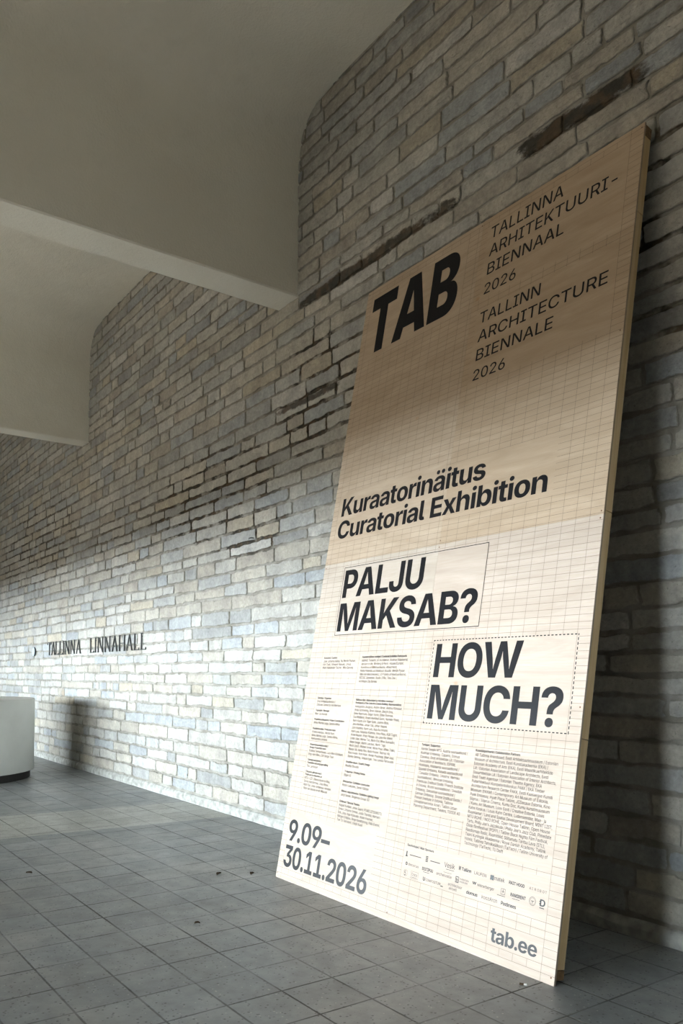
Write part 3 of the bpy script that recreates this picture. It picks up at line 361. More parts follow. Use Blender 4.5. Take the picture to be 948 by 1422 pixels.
228: (566, [[226,-12,1,175,-12,0,91,26,0,41,101,0,41,155,1,41,201,0,78,260,0,139,295,0,214,312,0,252,317,1,301,323,0,362,330,0,391,347,0,391,367,1,391,369,1,391,401,0,367,445,0,319,468,0,283,468,1,247,468,0,194,446,0,161,411,0,153,392,1,57,419,1,76,468,0,146,527,0,235,553,0,281,553,1,313,553,0,385,538,0,451,497,0,492,422,0,492,362,1,492,0,1,394,0,1,394,75,1,388,75,1,378,54,0,336,14,0,272,-12,0],[248,71,1,293,71,0,357,107,0,391,165,0,391,197,1,391,269,1,385,263,0,351,253,0,308,246,0,268,240,0,255,239,1,225,235,0,173,216,0,142,181,0,142,152,1,142,126,0,169,90,0,217,71,0],[380,632,1,355,632,0,319,668,0,319,693,1,319,718,0,355,754,0,380,754,1,406,754,0,441,718,0,441,693,1,441,668,0,406,632,0],[172,632,1,147,632,0,111,668,0,111,693,1,111,718,0,147,754,0,172,754,1,198,754,0,233,718,0,233,693,1,233,668,0,198,632,0]]),
246: (603, [[301,-11,1,225,-11,0,111,59,0,48,186,0,48,270,1,48,355,0,111,482,0,225,553,0,301,553,1,378,553,0,492,482,0,555,355,0,555,270,1,555,186,0,492,59,0,378,-11,0],[301,76,1,352,76,0,419,129,0,452,218,0,452,270,1,452,323,0,419,412,0,352,466,0,301,466,1,250,466,0,184,412,0,152,323,0,152,270,1,152,218,0,184,129,0,250,76,0],[405,632,1,380,632,0,344,668,0,344,693,1,344,718,0,380,754,0,405,754,1,431,754,0,466,718,0,466,693,1,466,668,0,431,632,0],[197,632,1,172,632,0,136,668,0,136,693,1,136,718,0,172,754,0,197,754,1,223,754,0,258,718,0,258,693,1,258,668,0,223,632,0]]),
252: (599, [[259,-7,1,204,-7,0,120,39,0,74,131,0,74,199,1,74,546,1,175,546,1,175,211,1,175,151,0,238,82,0,293,82,1,330,82,0,389,115,0,423,177,0,423,221,1,423,546,1,525,546,1,525,0,1,427,0,1,427,133,1,438,133,1,413,58,0,321,-7,0],[403,632,1,378,632,0,342,668,0,342,693,1,342,718,0,378,754,0,403,754,1,429,754,0,465,718,0,465,693,1,465,668,0,429,632,0],[195,632,1,170,632,0,134,668,0,134,693,1,134,718,0,170,754,0,195,754,1,221,754,0,257,718,0,257,693,1,257,668,0,221,632,0]]),
245: (603, [[301,-11,1,225,-11,0,111,59,0,48,186,0,48,270,1,48,355,0,111,482,0,225,553,0,301,553,1,378,553,0,492,482,0,555,355,0,555,270,1,555,186,0,492,59,0,378,-11,0],[301,76,1,352,76,0,419,129,0,452,218,0,452,270,1,452,323,0,419,412,0,352,466,0,301,466,1,250,466,0,184,412,0,152,323,0,152,270,1,152,218,0,184,129,0,250,76,0],[366,638,1,347,638,0,312,650,0,281,668,0,256,680,0,246,680,1,232,680,0,219,656,0,218,640,1,152,640,1,154,688,0,196,748,0,237,748,1,257,748,0,290,735,0,318,718,0,344,704,0,356,704,1,370,704,0,383,724,0,385,746,1,450,746,1,448,696,0,404,638,0]]),
353: (535, [[267,-11,1,208,-11,0,117,22,0,59,89,0,49,136,1,145,157,1,157,114,0,219,73,0,267,73,1,320,73,0,384,118,0,384,149,1,384,176,0,345,211,0,306,220,1,214,241,1,139,258,0,65,333,0,65,391,1,65,439,0,119,512,0,213,553,0,274,553,1,332,553,0,414,519,0,466,458,0,477,418,1,386,397,1,376,426,0,324,471,0,275,471,1,229,471,0,168,429,0,168,397,1,168,369,0,209,335,0,254,324,1,341,305,1,416,287,0,489,214,0,489,157,1,489,108,0,433,32,0,332,-11,0],[203,762,1,273,677,1,342,762,1,439,762,1,439,758,1,318,624,1,227,624,1,107,758,1,107,762,1]]),
382: (557, [[61,0,1,61,71,1,358,451,1,358,456,1,70,456,1,70,546,1,487,546,1,487,470,1,199,95,1,199,90,1,496,90,1,496,0,1],[204,762,1,274,677,1,343,762,1,440,762,1,440,758,1,319,624,1,229,624,1,108,758,1,108,762,1]]),
32: (269, []),
}
GLYPHS_B = {
65: (758, [[23,0,1,269,728,1,482,728,1,735,0,1,555,0,1,446,335,1,424,408,0,379,579,0,356,675,1,391,675,1,369,578,0,328,407,0,306,335,1,201,0,1],[184,162,1,184,286,1,575,286,1,575,162,1]]),
66: (663, [[61,0,1,61,728,1,356,728,1,437,728,0,545,680,0,600,596,0,600,542,1,600,500,0,565,435,0,505,393,0,467,385,1,467,378,1,509,376,0,583,333,0,628,255,0,628,202,1,628,144,0,571,53,0,459,0,0,377,0,1],[222,131,1,342,131,1,404,131,0,462,179,0,462,219,1,462,248,0,433,293,0,381,318,0,346,318,1,222,318,1],[222,425,1,331,425,1,361,425,0,409,446,0,437,486,0,437,513,1,437,552,0,382,598,0,334,598,1,222,598,1]]),
67: (742, [[384,-10,1,287,-10,0,132,78,0,43,245,0,43,363,1,43,483,0,133,650,0,288,737,0,384,737,1,447,737,0,556,702,0,640,635,0,693,537,0,701,475,1,539,475,1,534,503,0,508,548,0,469,579,0,418,596,0,388,596,1,333,596,0,251,541,0,207,437,0,207,363,1,207,288,0,252,184,0,333,132,0,387,132,1,417,132,0,468,149,0,508,180,0,534,225,0,539,253,1,702,253,1,696,203,0,649,110,0,568,34,0,455,-10,0]]),
68: (722, [[323,0,1,132,0,1,132,138,1,316,138,1,382,138,0,473,184,0,519,284,0,519,364,1,519,444,0,472,544,0,382,590,0,315,590,1,129,590,1,129,728,1,324,728,1,434,728,0,593,640,0,679,477,0,679,364,1,679,251,0,593,87,0,434,0,0],[222,728,1,222,0,1,61,0,1,61,728,1]]),
69: (609, [[61,0,1,61,728,1,557,728,1,557,595,1,222,595,1,222,432,1,531,432,1,531,303,1,222,303,1,222,132,1,558,132,1,558,0,1]]),
70: (586, [[61,0,1,61,728,1,548,728,1,548,595,1,222,595,1,222,402,1,516,402,1,516,272,1,222,272,1,222,0,1]]),
71: (751, [[389,-10,1,286,-10,0,130,81,0,43,248,0,43,363,1,43,481,0,134,649,0,290,737,0,386,737,1,448,737,0,555,702,0,639,636,0,691,546,0,698,492,1,535,492,1,528,516,0,502,554,0,465,581,0,418,596,0,389,596,1,334,596,0,252,542,0,207,438,0,207,365,1,207,291,0,251,187,0,333,132,0,390,132,1,441,132,0,513,167,0,550,233,0,550,277,1,582,272,1,399,272,1,399,392,1,706,392,1,706,299,1,706,202,0,624,64,0,481,-10,0]]),
72: (748, [[61,0,1,61,728,1,222,728,1,222,438,1,526,438,1,526,728,1,686,728,1,686,0,1,526,0,1,526,306,1,222,306,1,222,0,1]]),
73: (484, [[34,0,1,34,132,1,162,132,1,162,595,1,34,595,1,34,728,1,450,728,1,450,595,1,322,595,1,322,132,1,450,132,1,450,0,1]]),
74: (587, [[279,-10,1,162,-10,0,30,110,0,30,221,1,30,264,1,190,264,1,190,218,1,190,169,0,238,118,0,279,118,1,320,118,0,367,169,0,367,219,1,367,728,1,526,728,1,526,221,1,526,110,0,395,-10,0]]),
75: (729, [[181,156,1,181,299,1,203,341,0,245,410,0,296,481,0,331,524,1,501,728,1,695,728,1,389,368,1,375,373,1],[61,0,1,61,728,1,222,728,1,222,539,1,219,348,1,222,269,1,222,0,1],[515,0,1,309,320,1,410,439,1,704,0,1]]),
76: (565, [[61,0,1,61,728,1,222,728,1,222,132,1,531,132,1,531,0,1]]),
77: (938, [[61,0,1,61,728,1,310,728,1,415,419,1,423,394,0,442,315,0,462,223,0,480,137,0,485,105,1,454,105,1,460,136,0,476,222,0,496,314,0,516,394,0,523,419,1,627,728,1,876,728,1,876,0,1,715,0,1,715,328,1,715,352,0,717,426,0,719,512,0,721,600,0,721,638,1,731,638,1,722,596,0,699,507,0,677,422,0,656,352,0,648,328,1,536,0,1,402,0,1,288,328,1,281,351,0,260,421,0,236,506,0,213,596,0,203,638,1,215,638,1,215,601,0,217,514,0,220,427,0,222,353,0,222,328,1,222,0,1]]),
78: (764, [[61,0,1,61,728,1,239,728,1,455,379,1,474,349,0,511,280,0,548,197,0,567,145,1,552,145,1,548,185,0,542,279,0,538,368,0,538,398,1,538,728,1,703,728,1,703,0,1,524,0,1,327,318,1,303,357,0,263,430,0,222,516,0,193,575,1,213,575,1,216,523,0,222,425,0,226,344,0,226,318,1,226,0,1]]),
79: (772, [[386,-10,1,289,-10,0,133,78,0,43,245,0,43,363,1,43,483,0,133,650,0,289,737,0,386,737,1,483,737,0,638,650,0,729,483,0,729,363,1,729,244,0,638,77,0,483,-10,0],[386,132,1,441,132,0,521,185,0,565,289,0,565,363,1,565,439,0,521,542,0,441,596,0,386,596,1,331,596,0,251,542,0,207,438,0,207,363,1,207,289,0,251,185,0,331,132,0]]),
80: (650, [[61,0,1,61,728,1,352,728,1,435,728,0,552,664,0,615,552,0,615,479,1,615,405,0,551,295,0,432,232,0,348,232,1,164,232,1,164,361,1,320,361,1,363,361,0,420,391,0,449,444,0,449,479,1,449,515,0,420,567,0,363,596,0,320,596,1,222,596,1,222,0,1]]),
81: (779, [[337,255,1,470,255,1,535,173,1,603,93,1,725,-59,1,577,-59,1,493,44,1,448,108,1],[386,-10,1,289,-10,0,133,78,0,43,245,0,43,363,1,43,483,0,133,650,0,289,737,0,386,737,1,483,737,0,638,650,0,729,483,0,729,363,1,729,244,0,638,77,0,483,-10,0],[386,132,1,441,132,0,521,185,0,565,289,0,565,363,1,565,439,0,521,542,0,441,596,0,386,596,1,331,596,0,251,542,0,207,438,0,207,363,1,207,289,0,251,185,0,331,132,0]]),
82: (659, [[61,0,1,61,728,1,352,728,1,435,728,0,552,669,0,615,561,0,615,488,1,615,415,0,551,310,0,432,255,0,348,255,1,157,255,1,157,383,1,320,383,1,363,383,0,420,407,0,449,453,0,449,488,1,449,524,0,420,572,0,363,596,0,320,596,1,222,596,1,222,0,1],[463,0,1,286,332,1,459,332,1,641,0,1]]),
83: (657, [[335,-10,1,246,-10,0,114,44,0,40,152,0,38,233,1,193,233,1,196,197,0,232,149,0,294,124,0,333,124,1,371,124,0,427,146,0,457,184,0,457,210,1,457,233,0,429,264,0,375,287,0,335,297,1,257,315,1,164,338,0,57,434,0,57,515,1,57,582,0,130,682,0,255,737,0,336,737,1,419,737,0,541,681,0,608,581,0,609,515,1,455,515,1,451,557,0,389,603,0,335,603,1,299,603,0,249,583,0,223,548,0,223,526,1,223,501,0,253,468,0,304,447,0,335,439,1,399,424,1,449,413,0,529,376,0,588,324,0,619,254,0,619,209,1,619,142,0,552,43,0,424,-10,0]]),
84: (672, [[35,595,1,35,728,1,638,728,1,638,595,1,417,595,1,417,0,1,256,0,1,256,595,1]]),
85: (730, [[365,-10,1,274,-10,0,137,57,0,61,177,0,61,257,1,61,728,1,222,728,1,222,270,1,222,230,0,258,167,0,322,131,0,365,131,1,408,131,0,472,167,0,508,230,0,508,270,1,508,728,1,668,728,1,668,257,1,668,177,0,592,57,0,456,-10,0]]),
86: (758, [[276,0,1,23,728,1,203,728,1,312,393,1,334,320,0,378,153,0,401,58,1,366,58,1,389,154,0,430,320,0,452,393,1,557,728,1,735,728,1,488,0,1]]),
87: (1048, [[218,0,1,23,728,1,200,728,1,278,388,1,289,341,0,306,233,0,323,124,0,331,76,1,301,76,1,311,124,0,328,233,0,347,341,0,358,388,1,442,728,1,607,728,1,689,388,1,701,341,0,720,233,0,738,124,0,747,76,1,717,76,1,725,124,0,742,233,0,759,341,0,770,388,1,848,728,1,1025,728,1,830,0,1,647,0,1,556,354,1,540,420,0,518,572,0,504,650,1,544,650,1,528,574,0,509,423,0,492,354,1,401,0,1]]),
88: (750, [[24,0,1,328,431,1,328,309,1,49,728,1,235,728,1,310,612,1,332,577,0,361,520,0,384,468,0,399,441,1,354,441,1,369,468,0,393,520,0,422,577,0,445,612,1,520,728,1,702,728,1,429,318,1,429,434,1,725,0,1,535,0,1,439,146,1,419,177,0,395,220,0,376,257,0,363,280,1,387,280,1,374,258,0,355,220,0,330,177,0,310,146,1,210,0,1]]),
89: (742, [[293,0,1,293,269,1,23,728,1,212,728,1,330,503,1,348,469,0,376,403,0,391,358,1,359,358,1,373,404,0,400,470,0,416,503,1,531,728,1,718,728,1,453,269,1,453,0,1]]),
90: (671, [[55,0,1,55,94,1,344,497,1,372,536,0,440,615,0,476,654,1,487,602,1,437,597,0,338,595,0,288,595,1,54,595,1,54,728,1,617,728,1,617,633,1,333,237,1,304,196,0,232,114,0,196,74,1,184,126,1,237,130,0,342,132,0,394,132,1,618,132,1,618,0,1]]),
97: (584, [[212,-10,1,160,-10,0,78,26,0,31,98,0,31,152,1,31,198,0,64,259,0,121,298,0,195,318,0,236,321,1,283,326,0,340,334,0,367,353,0,367,370,1,367,372,1,367,393,0,348,423,0,312,438,0,287,438,1,261,438,0,222,423,0,197,396,0,191,378,1,47,400,1,59,447,0,124,515,0,223,553,0,288,553,1,335,553,0,421,530,0,487,485,0,525,416,0,525,369,1,525,0,1,375,0,1,375,76,1,371,76,1,357,49,0,312,11,0,251,-10,0],[258,98,1,290,98,0,339,123,0,368,167,0,368,195,1,368,250,1,361,246,0,337,239,0,308,233,0,279,229,0,267,227,1,241,223,0,203,206,0,182,178,0,182,158,1,182,138,0,202,111,0,236,98,0]]),
98: (634, [[376,-9,1,333,-9,0,272,20,0,233,65,0,222,88,1,215,88,1,215,0,1,59,0,1,59,728,1,218,728,1,218,453,1,222,453,1,232,476,0,271,522,0,332,553,0,377,553,1,436,553,0,536,491,0,596,367,0,596,272,1,596,180,0,538,55,0,438,-9,0],[324,117,1,360,117,0,409,156,0,434,226,0,434,272,1,434,319,0,409,388,0,360,427,0,324,427,1,289,427,0,240,389,0,214,320,0,214,272,1,214,226,0,240,156,0,290,117,0]]),
99: (592, [[308,-10,1,224,-10,0,103,60,0,37,187,0,37,271,1,37,355,0,103,482,0,224,553,0,308,553,1,359,553,0,443,527,0,507,478,0,548,408,0,555,365,1,408,339,1,404,361,0,387,394,0,362,418,0,330,430,0,310,430,1,274,430,0,224,391,0,199,320,0,199,271,1,199,224,0,224,152,0,274,112,0,310,112,1,330,112,0,363,125,0,388,149,0,405,185,0,409,207,1,556,181,1,549,136,0,508,66,0,444,16,0,359,-10,0]]),
100: (634, [[258,-9,1,196,-9,0,96,55,0,37,180,0,37,272,1,37,367,0,98,491,0,198,553,0,257,553,1,302,553,0,363,522,0,402,476,0,412,453,1,416,453,1,416,728,1,575,728,1,575,0,1,418,0,1,418,88,1,412,88,1,401,65,0,362,20,0,301,-9,0],[310,117,1,344,117,0,394,156,0,420,226,0,420,272,1,420,320,0,394,389,0,345,427,0,310,427,1,274,427,0,225,388,0,200,319,0,200,272,1,200,226,0,225,156,0,274,117,0]]),
101: (598, [[310,-10,1,225,-10,0,103,58,0,37,184,0,37,270,1,37,355,0,103,482,0,222,553,0,303,553,1,359,553,0,453,518,0,524,448,0,563,344,0,563,275,1,563,233,1,98,233,1,98,329,1,486,329,1,412,305,1,412,345,0,388,404,0,340,436,0,304,436,1,269,436,0,219,403,0,194,347,0,194,310,1,194,242,1,194,197,0,223,137,0,277,106,0,313,106,1,337,106,0,377,120,0,405,147,0,412,167,1,555,142,1,541,96,0,475,27,0,375,-10,0]]),
102: (404, [[373,546,1,373,427,1,10,427,1,10,546,1],[104,0,1,104,582,1,104,642,0,151,722,0,233,762,0,285,762,1,321,762,0,381,751,0,395,746,1,368,629,1,359,631,0,333,636,0,319,636,1,287,636,0,262,606,0,262,580,1,262,0,1]]),
103: (635, [[306,-216,1,237,-216,0,133,-181,0,68,-118,0,57,-77,1,194,-45,1,200,-60,0,227,-87,0,273,-103,0,306,-103,1,360,-103,0,420,-54,0,420,-3,1,420,96,1,408,96,1,398,73,0,360,32,0,300,8,0,258,8,1,197,8,0,97,64,0,37,182,0,37,273,1,37,367,0,99,491,0,199,553,0,258,553,1,303,553,0,365,523,0,404,476,0,414,453,1,420,453,1,420,546,1,576,546,1,576,8,1,576,-66,0,507,-166,0,386,-216,0],[310,126,1,345,126,0,394,161,0,420,228,0,420,274,1,420,321,0,394,390,0,345,427,0,310,427,1,274,427,0,225,389,0,200,320,0,200,274,1,200,228,0,225,162,0,274,126,0]]),
104: (629, [[218,314,1,218,0,1,59,0,1,59,728,1,215,728,1,215,409,1,203,409,1,224,476,0,311,553,0,381,553,1,438,553,0,523,503,0,570,410,0,570,347,1,570,0,1,411,0,1,411,318,1,411,366,0,361,422,0,317,422,1,288,422,0,243,396,0,218,348,0]]),
105: (277, [[59,0,1,59,546,1,218,546,1,218,0,1],[138,613,1,104,613,0,54,660,0,54,692,1,54,725,0,104,771,0,138,771,1,173,771,0,223,725,0,223,692,1,223,660,0,173,613,0]]),
106: (277, [[59,546,1,218,546,1,218,-26,1,218,-91,0,166,-169,0,71,-204,0,6,-204,1,-27,-204,1,-27,-82,1,-6,-82,1,30,-82,0,59,-53,0,59,-23,1],[139,613,1,104,613,0,54,660,0,54,692,1,54,725,0,104,771,0,139,771,1,173,771,0,223,725,0,223,692,1,223,660,0,173,613,0]]),
107: (586, [[203,152,1,203,342,1,226,342,1,393,546,1,575,546,1,342,269,1,303,269,1],[59,0,1,59,728,1,218,728,1,218,0,1],[399,0,1,245,234,1,350,346,1,584,0,1]]),
108: (316, [[230,-3,1,142,-3,0,59,70,0,59,146,1,59,728,1,218,728,1,218,166,1,218,142,0,236,119,0,257,119,1,268,119,0,281,121,0,285,123,1,310,9,1,298,5,0,257,-3,0]]),
109: (920, [[59,0,1,59,546,1,206,546,1,214,407,1,203,407,1,215,459,0,265,524,0,332,554,0,369,554,1,428,554,0,500,479,0,518,397,1,500,397,1,513,452,0,569,521,0,644,554,0,686,554,1,737,554,0,815,510,0,860,427,0,860,368,1,860,0,1,702,0,1,702,335,1,702,379,0,655,423,0,620,423,1,594,423,0,556,400,0,536,359,0,536,332,1,536,0,1,384,0,1,384,338,1,384,377,0,339,423,0,303,423,1,279,423,0,240,400,0,218,358,0,218,327,1,218,0,1]]),
110: (629, [[218,314,1,218,0,1,59,0,1,59,546,1,209,546,1,211,409,1,203,409,1,224,476,0,311,553,0,381,553,1,438,553,0,523,503,0,570,410,0,570,347,1,570,0,1,411,0,1,411,318,1,411,366,0,361,422,0,317,422,1,288,422,0,243,396,0,218,348,0]]),
111: (616, [[308,-10,1,224,-10,0,103,60,0,37,187,0,37,271,1,37,355,0,103,482,0,224,553,0,308,553,1,392,553,0,513,482,0,579,355,0,579,271,1,579,187,0,513,60,0,392,-10,0],[308,112,1,344,112,0,393,153,0,417,225,0,417,271,1,417,318,0,393,390,0,344,430,0,308,430,1,272,430,0,224,390,0,199,319,0,199,271,1,199,225,0,224,153,0,272,112,0]]),
112: (634, [[59,-204,1,59,546,1,215,546,1,215,453,1,222,453,1,232,476,0,271,522,0,332,553,0,377,553,1,436,553,0,536,491,0,596,367,0,596,272,1,596,180,0,538,55,0,438,-9,0,376,-9,1,333,-9,0,272,20,0,233,65,0,222,88,1,218,88,1,218,-204,1],[324,117,1,360,117,0,409,156,0,434,226,0,434,272,1,434,319,0,409,388,0,360,427,0,324,427,1,289,427,0,240,389,0,214,320,0,214,272,1,214,226,0,240,156,0,290,117,0]]),
113: (634, [[575,-204,1,416,-204,1,416,88,1,412,88,1,401,65,0,362,20,0,301,-9,0,258,-9,1,196,-9,0,96,55,0,37,180,0,37,272,1,37,367,0,98,491,0,198,553,0,257,553,1,302,553,0,363,522,0,402,476,0,412,453,1,418,453,1,418,546,1,575,546,1],[310,117,1,344,117,0,394,156,0,420,226,0,420,272,1,420,320,0,394,389,0,345,427,0,310,427,1,274,427,0,225,388,0,200,319,0,200,272,1,200,226,0,225,156,0,274,117,0]]),
114: (414, [[59,0,1,59,546,1,213,546,1,213,449,1,219,449,1,234,501,0,303,553,0,348,553,1,360,553,0,386,550,0,396,547,1,396,408,1,385,412,0,347,416,0,331,416,1,298,416,0,247,388,0,218,338,0,218,304,1,218,0,1]]),
115: (567, [[283,-10,1,215,-10,0,110,28,0,44,101,0,35,153,1,182,177,1,193,140,0,244,103,0,288,103,1,327,103,0,371,131,0,371,154,1,371,174,0,338,199,0,303,206,1,208,225,1,128,241,0,49,319,0,49,381,1,49,435,0,107,512,0,212,553,0,284,553,1,350,553,0,448,517,0,508,450,0,518,404,1,378,381,1,370,409,0,323,442,0,286,442,1,253,442,0,207,414,0,207,391,1,207,372,0,236,346,0,273,338,1,374,319,1,454,303,0,533,230,0,533,171,1,533,116,0,469,35,0,356,-10,0]]),
116: (374, [[342,546,1,342,427,1,10,427,1,10,546,1],[84,676,1,242,676,1,242,164,1,242,140,0,264,117,0,289,117,1,297,117,0,328,121,0,335,123,1,357,6,1,330,-2,0,279,-8,0,256,-8,1,172,-8,0,84,73,0,84,149,1]]),
117: (629, [[248,-7,1,191,-7,0,106,43,0,59,136,0,59,199,1,59,546,1,218,546,1,218,228,1,218,179,0,268,124,0,312,124,1,341,124,0,386,150,0,411,198,0,411,232,1,411,546,1,570,546,1,570,0,1,420,0,1,418,137,1,426,137,1,405,70,0,318,-7,0]]),
118: (607, [[212,0,1,13,546,1,181,546,1,267,271,1,284,217,0,309,107,0,321,47,1,290,47,1,303,107,0,327,217,0,343,271,1,429,546,1,594,546,1,394,0,1]]),
119: (856, [[171,0,1,11,546,1,177,546,1,221,351,1,233,296,0,260,168,0,272,91,1,255,91,1,267,167,0,297,296,0,310,351,1,357,546,1,500,546,1,545,351,1,558,296,0,588,167,0,601,91,1,584,91,1,595,167,0,621,295,0,633,351,1,677,546,1,845,546,1,684,0,1,522,0,1,464,203,1,455,233,0,438,310,0,422,389,0,414,422,1,441,422,1,433,389,0,417,310,0,400,233,0,391,203,1,333,0,1]]),
120: (587, [[18,0,1,229,342,1,228,219,1,29,546,1,198,546,1,244,464,1,267,421,0,304,336,0,323,296,1,266,296,1,286,336,0,323,421,0,347,464,1,395,546,1,561,546,1,357,218,1,357,340,1,569,0,1,400,0,1,344,99,1,320,141,0,281,227,0,262,266,1,319,266,1,301,227,0,264,141,0,241,99,1,185,0,1]]),
121: (610, [[57,-192,1,92,-75,1,112,-80,1,143,-88,0,188,-81,0,215,-52,0,215,-27,1,217,-1,1,13,546,1,181,546,1,267,271,1,284,216,0,304,108,0,317,47,1,283,47,1,296,108,0,322,217,0,340,271,1,431,546,1,597,546,1,367,-61,1,350,-105,0,297,-171,0,217,-208,0,159,-208,1,128,-208,0,74,-199,0]]),
122: (577, [[58,0,1,58,93,1,320,416,1,320,420,1,66,420,1,66,546,1,510,546,1,510,443,1,265,129,1,265,126,1,519,126,1,519,0,1]]),
48: (646, [[323,-10,1,229,-10,0,103,79,0,40,245,0,40,363,1,40,481,0,104,648,0,229,737,0,323,737,1,417,737,0,543,648,0,606,481,0,606,363,1,606,245,0,543,79,0,418,-10,0],[323,123,1,365,123,0,420,175,0,446,282,0,446,363,1,446,446,0,420,553,0,365,606,0,323,606,1,281,606,0,226,553,0,199,446,0,199,363,1,199,282,0,226,175,0,281,123,0]]),
49: (646, [[82,0,1,82,130,1,582,130,1,582,0,1],[433,728,1,433,0,1,273,0,1,273,587,1,268,587,1,103,472,1,103,616,1,264,728,1]]),
50: (646, [[65,0,1,65,115,1,326,353,1,357,383,0,402,432,0,425,480,0,425,509,1,425,541,0,397,586,0,348,610,0,317,610,1,284,610,0,236,584,0,209,535,0,209,501,1,56,501,1,56,573,0,122,679,0,240,737,0,317,737,1,397,737,0,515,682,0,581,584,0,581,520,1,581,479,0,548,399,0,465,301,0,388,232,1,288,136,1,288,131,1,590,131,1,590,0,1]]),
51: (646, [[317,-10,1,235,-10,0,110,45,0,39,143,0,37,208,1,199,208,1,201,182,0,233,143,0,285,122,0,317,122,1,351,122,0,403,146,0,432,193,0,432,226,1,432,255,0,402,304,0,343,334,0,301,334,1,218,334,1,218,438,1,378,592,1,378,596,1,73,596,1,73,728,1,570,728,1,570,611,1,327,386,1,327,421,1,408,432,0,531,382,0,600,281,0,600,215,1,600,147,0,526,46,0,398,-10,0]]),
52: (646, [[26,125,1,26,252,1,296,728,1,450,728,1,187,259,1,187,254,1,619,254,1,619,125,1],[376,0,1,376,163,1,381,220,1,381,454,1,527,454,1,527,0,1]]),
53: (646, [[317,-10,1,240,-10,0,120,46,0,51,145,0,49,208,1,206,208,1,207,181,0,237,139,0,287,116,0,317,116,1,352,116,0,406,147,0,436,203,0,436,240,1,436,277,0,405,334,0,351,365,0,315,365,1,283,365,0,224,338,0,209,315,1,65,341,1,99,728,1,551,728,1,551,596,1,231,596,1,214,418,1,218,418,1,237,446,0,315,482,0,364,482,1,413,482,0,496,447,0,558,383,0,592,296,0,592,244,1,592,170,0,523,55,0,399,-10,0]]),
54: (646, [[325,-10,1,252,-10,0,129,48,0,55,158,0,55,237,1,55,295,0,101,409,0,147,477,1,316,728,1,477,728,1,251,397,1,205,397,1,215,414,0,260,446,0,325,466,0,364,466,1,431,466,0,533,412,0,590,311,0,590,241,1,590,165,0,522,53,0,402,-10,0],[324,115,1,358,115,0,410,147,0,440,201,0,440,236,1,440,272,0,410,326,0,358,357,0,324,357,1,291,357,0,239,326,0,209,272,0,209,237,1,209,202,0,239,147,0,291,115,0]]),
55: (646, [[115,0,1,413,592,1,413,596,1,65,596,1,65,728,1,581,728,1,581,594,1,281,0,1]]),
56: (646, [[322,-10,1,240,-10,0,111,44,0,37,137,0,37,196,1,37,241,0,79,317,0,152,368,0,197,375,1,197,380,1,138,392,0,63,482,0,63,541,1,63,598,0,131,686,0,248,737,0,322,737,1,397,737,0,515,686,0,582,598,0,582,541,1,582,482,0,507,392,0,449,380,1,449,375,1,493,368,0,566,317,0,609,241,0,609,196,1,609,137,0,535,44,0,406,-10,0],[322,107,1,358,107,0,411,133,0,440,179,0,440,209,1,440,239,0,410,286,0,357,313,0,322,313,1,289,313,0,235,286,0,205,240,0,205,209,1,205,179,0,234,133,0,288,107,0],[322,429,1,352,429,0,398,453,0,425,496,0,425,524,1,425,552,0,399,593,0,352,617,0,322,617,1,293,617,0,246,593,0,221,552,0,221,524,1,221,496,0,247,454,0,293,429,0]]),
57: (646, [[320,737,1,394,737,0,516,680,0,590,569,0,590,491,1,590,432,0,545,318,0,499,251,1,330,0,1,169,0,1,394,331,1,441,331,1,431,314,0,386,282,0,321,261,0,282,261,1,215,261,0,113,315,0,55,416,0,55,487,1,55,562,0,124,675,0,244,737,0],[322,612,1,288,612,0,236,581,0,206,526,0,206,491,1,206,456,0,236,401,0,288,370,0,322,370,1,355,370,0,407,401,0,437,456,0,437,491,1,437,526,0,407,581,0,355,612,0]]),
46: (269, [[135,-10,1,97,-10,0,47,40,0,47,78,1,47,115,0,97,165,0,135,165,1,172,165,0,223,115,0,223,78,1,223,40,0,172,-10,0]]),
8211: (500, [[500,359,1,500,235,1,0,235,1,0,359,1]]),
45: (646, [[489,359,1,489,235,1,156,235,1,156,359,1]]),
47: (394, [[382,762,1,148,-109,1,12,-109,1,246,762,1]]),
63: (569, [[191,225,1,191,237,1,191,299,0,212,370,0,253,412,0,282,430,1,315,451,0,360,499,0,360,534,1,360,557,0,338,592,0,300,611,0,277,611,1,255,611,0,215,591,0,190,553,0,189,526,1,38,526,1,39,598,0,104,692,0,213,737,0,278,737,1,349,737,0,460,691,0,523,603,0,523,540,1,523,477,0,462,394,0,412,364,1,384,348,0,348,315,0,331,271,0,331,237,1,331,225,1],[261,-10,1,221,-10,0,170,38,0,170,76,1,170,115,0,221,162,0,261,162,1,302,162,0,352,115,0,352,76,1,352,38,0,302,-10,0]]),
38: (677, [[283,-11,1,207,-11,0,96,44,0,37,136,0,37,192,1,37,236,0,71,301,0,131,357,0,172,383,1,317,478,1,332,488,0,355,512,0,368,539,0,368,554,1,368,577,0,335,610,0,304,610,1,283,610,0,253,594,0,236,566,0,236,547,1,236,524,0,260,477,0,302,425,0,329,394,1,676,0,1,511,0,1,223,319,1,195,351,0,139,420,0,102,501,0,102,549,1,102,602,0,152,687,0,242,737,0,303,737,1,361,737,0,447,689,0,493,610,0,493,562,1,493,529,0,469,468,0,426,417,0,396,395,1,247,288,1,221,268,0,191,228,0,191,200,1,191,174,0,216,136,0,260,115,0,289,115,1,328,115,0,404,151,0,465,216,0,502,305,0,502,359,1,632,359,1,632,293,0,603,184,0,551,102,0,515,76,1,473,51,1,433,19,0,331,-11,0]]),
